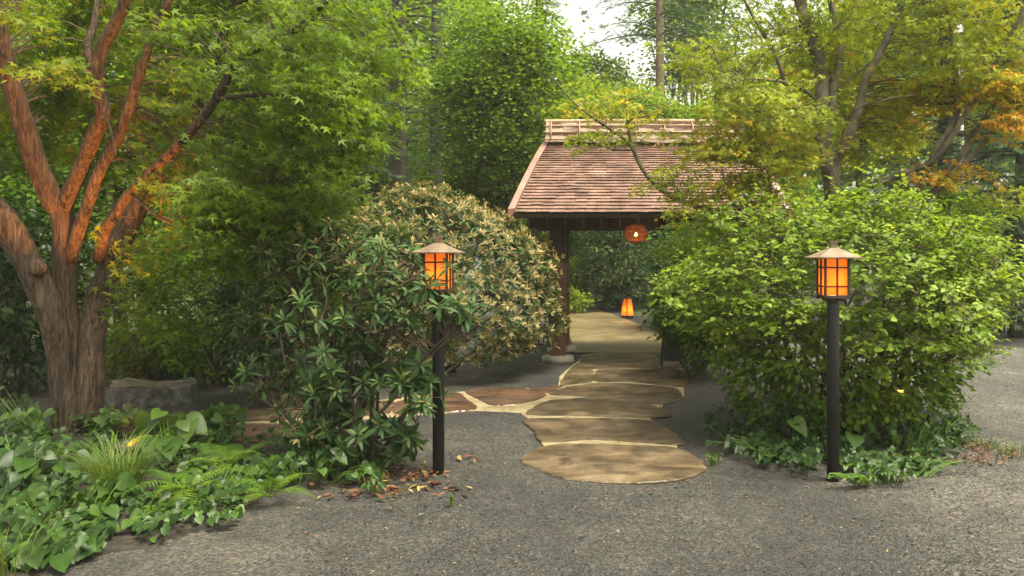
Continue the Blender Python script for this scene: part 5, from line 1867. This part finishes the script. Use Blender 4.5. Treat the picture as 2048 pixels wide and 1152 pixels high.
def conifer(name, label, base, H, z0, r0, seed, tr=.25, whorls=26, per=7, tint=.45, bark='bark_dark', group=None, leaf=.16, dens=30, mat='conifer', rtop=.25, droop=.22):
    rs = np.random.default_rng(seed)
    x, y = base
    t = thing(name, label, 'tree', (x, y, 0), 0, group)
    P = np.column_stack([spline([(x, y, -.1), (x + rs.normal(0, .1), y, H * .5), (x, y, H)], 20), np.linspace(tr * 1.15, .03, 20)])
    limb_obj('trunk', P, t, M[bark], 14, .05, seed)
    pos = []; dd = []; nn = []; ti = []; sz = []
    br = MB()
    for w in range(whorls):
        f = w / (whorls - 1)
        z = z0 + (H - z0) * f ** .95
        R = r0 * ((1 - f) * (1 - rtop) + rtop) * rs.uniform(.8, 1.1)
        for k in range(per):
            if rs.random() < .12:
                continue
            a = 2 * math.pi * (k + rs.random() * .7) / per + w
            L_ = R * rs.uniform(.7, 1.15)
            dv = np.array((math.cos(a), math.sin(a), 0)); sv = np.array((-dv[1], dv[0], 0))
            zz = z + rs.normal(0, .15)
            m = 7
            Q = np.array([np.array((x, y, zz)) + dv * L_ * q + np.array((0, 0, L_ * (.12 * q - (.12 + droop) * q * q))) for q in np.linspace(0, 1, m)])
            br.tube(Q, np.linspace(.03, .006, m), 4, caps=False)
            n = int(dens * L_ / 1.2) + 10
            q = rs.random(n) ** .75 * .92 + .08
            wid = L_ * .38 * np.sqrt(np.clip(1.08 - q, 0, 1)) * np.clip(q * 3, 0, 1)
            s = (rs.random(n) * 2 - 1)
            c = np.array((x, y, zz)) + dv * (L_ * q)[:, None] + np.array((0, 0, 1.)) * (L_ * (.12 * q - (.12 + droop) * q * q))[:, None] + sv * (s * wid)[:, None]
            c[:, 2] += rs.normal(0, .05, n) - .10 * np.abs(s) * wid
            pos.append(c)
            dd.append(norm(dv * .8 + sv * s[:, None] * 1.0 + rs.normal(0, .25, (n, 3)) + np.array((0, 0, -.2))))
            nn.append(norm(np.array((0, 0, 1.)) + rs.normal(0, .35, (n, 3))))
            ti.append(tint + rs.normal(0, .15, n) + rs.normal(0, .1)); sz.append(leaf * rs.uniform(.6, 1.3, n))
    br.build('branches', M['bark_dark'], t, kind='stuff')
    me = scatter_mesh('crown', FEATHER, np.concatenate(pos), np.concatenate(dd), np.concatenate(nn), np.concatenate(sz), np.concatenate(ti), M[mat])
    mobj('crown', me, t, kind='stuff')
    return t


def T_feather():
    """a needled twig: spine with slanted needles each side"""
    v = [(-.015, 0, 0), (.015, 0, 0), (0, 1, -.06)]; f = [(0, 1, 2)]
    for k, y in enumerate((.08, .27, .46, .65)):
        L_ = .42 * (1 - .5 * y)
        for s in (-1, 1):
            o = len(v)
            v += [(0, y, 0), (0, y + .11, 0), (s * L_, y + .30, -.03)]
            f.append((o, o + 2, o + 1) if s < 0 else (o, o + 1, o + 2))
    return np.array(v, float), f


FEATHER = T_feather()


def xz(px, Y):
    return ((px - CX) / F * Y, Y)


def zz(py, Y):
    return CH - (py - HY) / F * Y


# --- left and centre-left
conifer('fir_tree', 'dark fir with the thickest bare trunk behind the domed rhododendron', xz(803, 20), 15, 4.6, 2.4, 401, .27, 20, 7, .5)
conifer('fir_tree', 'slimmer fir trunk just right of the thick bare fir trunk', xz(872, 24), 17, 5.5, 2.4, 402, .24, 18, 6, .5)
conifer('fir_tree', 'fir trunk half hidden by hanging maple leaves left of the thick fir', xz(645, 18), 14, 3.6, 2.2, 403, .19, 18, 7, .4)
conifer('fir_tree', 'dark trunk behind the leftmost limb of the forked maple', xz(22, 15), 12, 4.5, 2.0, 404, .22, 16, 6, .4)
conifer('fir_tree', 'tall dark fir standing against the white sky left of the gap', xz(1078, 27), 19, 5.5, 1.3, 405, .22, 26, 7, .35)
broadleaf('broadleaf_tree', 'bright green maple growing over the gable end of the gate', xz(1010, 16.5), 7.5, (zz(185, 16.5), 1.3, 1.3, 2.1), M['forest'], M['bark_dark'], 411, .12, 30000, .09, .6, tmpl=T_diamond(.8, .1))
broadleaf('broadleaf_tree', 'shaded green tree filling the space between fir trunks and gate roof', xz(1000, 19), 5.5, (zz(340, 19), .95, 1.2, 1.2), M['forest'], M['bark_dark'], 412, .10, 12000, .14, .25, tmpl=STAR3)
broadleaf('broadleaf_tree', 'leafy green tree behind the hanging maple sprays', xz(480, 14), 8, (zz(150, 14), 1.5, 1.5, 2.1), M['forest'], M['bark_dark'], 413, .14, 24000, .10, .45)
broadleaf('broadleaf_tree', 'light green tree glimpsed between the maple limbs', xz(300, 13), 7.5, (zz(180, 13), 2.2, 1.5, 2.3), M['bright'], M['bark_grey'], 414, .12, 24000, .095, .35)
broadleaf('broadleaf_tree', 'green tree at the picture edge behind the forked maple', xz(20, 13.5), 7.5, (zz(220, 13.5), 2.0, 1.5, 2.4), M['forest'], M['bark_dark'], 415, .14, 20000, .10, .5)
broadleaf('broadleaf_tree', 'sunlit green tree top behind the thick fir trunk', xz(760, 32), 13, (zz(40, 32), 3.6, 2.4, 3.0), M['bright'], M['bark_dark'], 416, .2, 20000, .19, .45)
broadleaf('broadleaf_tree', 'yellow-green undergrowth tree glowing between the fir trunks', xz(820, 34), 6.5, (zz(340, 34), 4.2, 2, 2.6), M['bright'], M['bark_dark'], 417, .12, 12000, .2, .75)
broadleaf('broadleaf_tree', 'low green tree behind the cut stone', xz(250, 12), 4.2, (zz(440, 12), 2.0, 1.1, 1.3), M['forest'], M['bark_grey'], 418, .09, 14000, .09, .3)
broadleaf('broadleaf_tree', 'dark green tree between the fir trunks and the hanging maple sprays', xz(720, 25), 8, (zz(290, 25), 1.7, 1.4, 2.0), M['forest'], M['bark_dark'], 419, .12, 11000, .14, .25)
broadleaf('broadleaf_tree', 'dark green tree behind the fir trunks near the gable end', xz(915, 29), 10, (zz(270, 29), 1.8, 1.4, 2.8), M['forest'], M['bark_dark'], 420, .12, 12000, .16, .25)
# --- middle, against the sky
conifer('pine_tree', 'tall pine with pale trunk and boughs reaching left against the white sky', xz(1314, 28), 17, zz(95, 28), 3.0, 421, .23, 16, 5, .45, 'bark_pine', leaf=.24, dens=26)
for i, (px, Y, w) in enumerate(((1344, 34, .085), (1366, 33, .10), (1396, 36, .085), (1438, 34, .10))):
    broadleaf('slender_tree', ['thinnest bare trunk right beside the pale pine trunk', 'straight slender trunk second from the pale pine trunk', 'slender trunk third from the pale pine trunk', 'slender leaning trunk farthest from the pale pine trunk'][i],
              xz(px, Y), 16, (zz(20, Y), 1.5, 1.2, 4.0), M['bright'], M['bark_grey'], 430 + i, w, 4200, .20, .4, 'slender trunks against the sky', clumps=70, limbs_n=6)
broadleaf('broadleaf_tree', 'fresh green tree above the ridge end of the gate roof', xz(1215, 26), 6.2, (zz(225, 26), 2.0, 1.4, 1.0), M['bright'], M['bark_dark'], 441, .12, 15000, .13, .55)
broadleaf('broadleaf_tree', 'green tree directly above the middle of the gate ridge', xz(1290, 24), 6.6, (zz(250, 24), 1.7, 1.3, .8), M['forest'], M['bark_grey'], 442, .11, 13000, .14, .6)
broadleaf('broadleaf_tree', 'low rounded tree behind the right half of the gate ridge', xz(1420, 25), 6.6, (zz(250, 25), 1.7, 1.3, .8), M['bright'], M['bark_grey'], 443, .11, 13000, .14, .45)
broadleaf('broadleaf_tree', 'feathery green tree against the sky left of the pine', xz(1180, 30), 9, (zz(150, 30), 1.5, 1.4, .9), M['forest'], M['bark_grey'], 444, .12, 5000, .17, .6)
# --- right
broadleaf('broadleaf_tree', 'yellow-green tree behind the three-stemmed maple', xz(1560, 19), 8, (zz(220, 19), 1.4, 1.3, 1.3), M['bright'], M['bark_grey'], 451, .12, 15000, .12, .7)
broadleaf('broadleaf_tree', 'bright green tree behind the upright maple stems', xz(1720, 21), 9, (zz(140, 21), 2.1, 1.6, 2.3), M['bright'], M['bark_grey'], 452, .13, 17000, .13, .6)
conifer('spruce_tree', 'blue-green spruce behind the orange maple leaves', xz(1880, 18), 11, .9, 2.3, 453, .2, 26, 8, .65, leaf=.22, dens=22)
conifer('spruce_tree', 'dark spruce at the picture edge beyond the car park', xz(2040, 16), 9.5, .8, 2.2, 454, .2, 26, 8, .6, leaf=.22, dens=22)
conifer('spruce_tree', 'spruce with high dark boughs above the upright maple stems', xz(1790, 30), 17, 3, 2.9, 455, .25, 26, 7, .5, leaf=.26)
broadleaf('broadleaf_tree', 'tall pale green tree behind the utility pole', xz(1990, 30), 14, (zz(120, 30), 3.4, 2, 4.0), M['bright'], M['bark_grey'], 456, .16, 18000, .19, .5)
broadleaf('broadleaf_tree', 'shaded green tree seen under the gate roof', xz(1330, 27), 4.6, (zz(450, 27), 2.6, 1.4, 1.6), M['forest'], M['bark_dark'], 457, .1, 11000, .14, .3)
broadleaf('broadleaf_tree', 'shaded tree behind the green shrub and gate corner', xz(1500, 17), 4.6, (zz(430, 17), 1.6, 1.2, 1.3), M['forest'], M['bark_dark'], 458, .1, 11000, .11, .2)


def far_wood():
    rs = np.random.default_rng(77)
    N = 52000
    px = rs.uniform(-500, 2600, N)
    Y = rs.uniform(38, 52, N)
    topp = np.interp(px, [-500, 900, 1040, 1130, 1260, 1480, 1560, 1700, 2600], [-250, -200, 80, 235, 250, 250, 190, -100, -150])
    topp = topp + 30 * np.sin(px * .02) + 18 * np.sin(px * .057 + 1)
    ztop = CH - (topp - HY) / F * 45
    z = .2 + (ztop - .2) * rs.random(N) ** .8
    K = 900
    cx = rs.uniform(-34, 42, K); cyy = rs.uniform(38, 52, K); cz = rs.random(K)
    x = (px - CX) / F * 45
    pos = np.stack([x, Y, z], -1)
    d = norm(rs.normal(size=(N, 3)) + np.array((0, 0, -.4))); nn = norm(rs.normal(0, .6, (N, 3)) + np.array((0, -.3, .8)))
    ti = .4 + .25 * np.sin(x * .9 + z * .7) * np.cos(z * 1.1 - x * .35) + rs.normal(0, .15, N)
    me = scatter_mesh('far_wood', T_diamond(.7, .1), pos, d, nn, rs.uniform(.35, .75, N), ti, M['forest'])
    o = mobj('far_wood', me, kind='stuff'); tag(o, 'far green wood closing the view behind the garden trees', 'wood', kind='stuff')


far_wood()
print('objects', len(bpy.data.objects), 'tris', sum(len(m.polygons) for m in bpy.data.meshes))


# ------------------------------------------------------------------ thin evening haze
def haze():
    b = MB()
    b.box((0, 30, 11.5), (180, 130, 25.2))
    m = bpy.data.materials.new('haze'); m.use_nodes = True
    n = m.node_tree.nodes; n.clear()
    v = n.new('ShaderNodeVolumePrincipled'); v.inputs['Color'].default_value = (.95, .97, .88, 1)
    v.inputs['Density'].default_value = .0010; v.inputs['Anisotropy'].default_value = .2
    o = n.new('ShaderNodeOutputMaterial'); m.node_tree.links.new(v.outputs[0], o.inputs['Volume'])
    h = b.build('haze', m, kind='stuff')
    tag(h, 'thin pale haze hanging among the far trees', 'haze', kind='stuff')


haze()
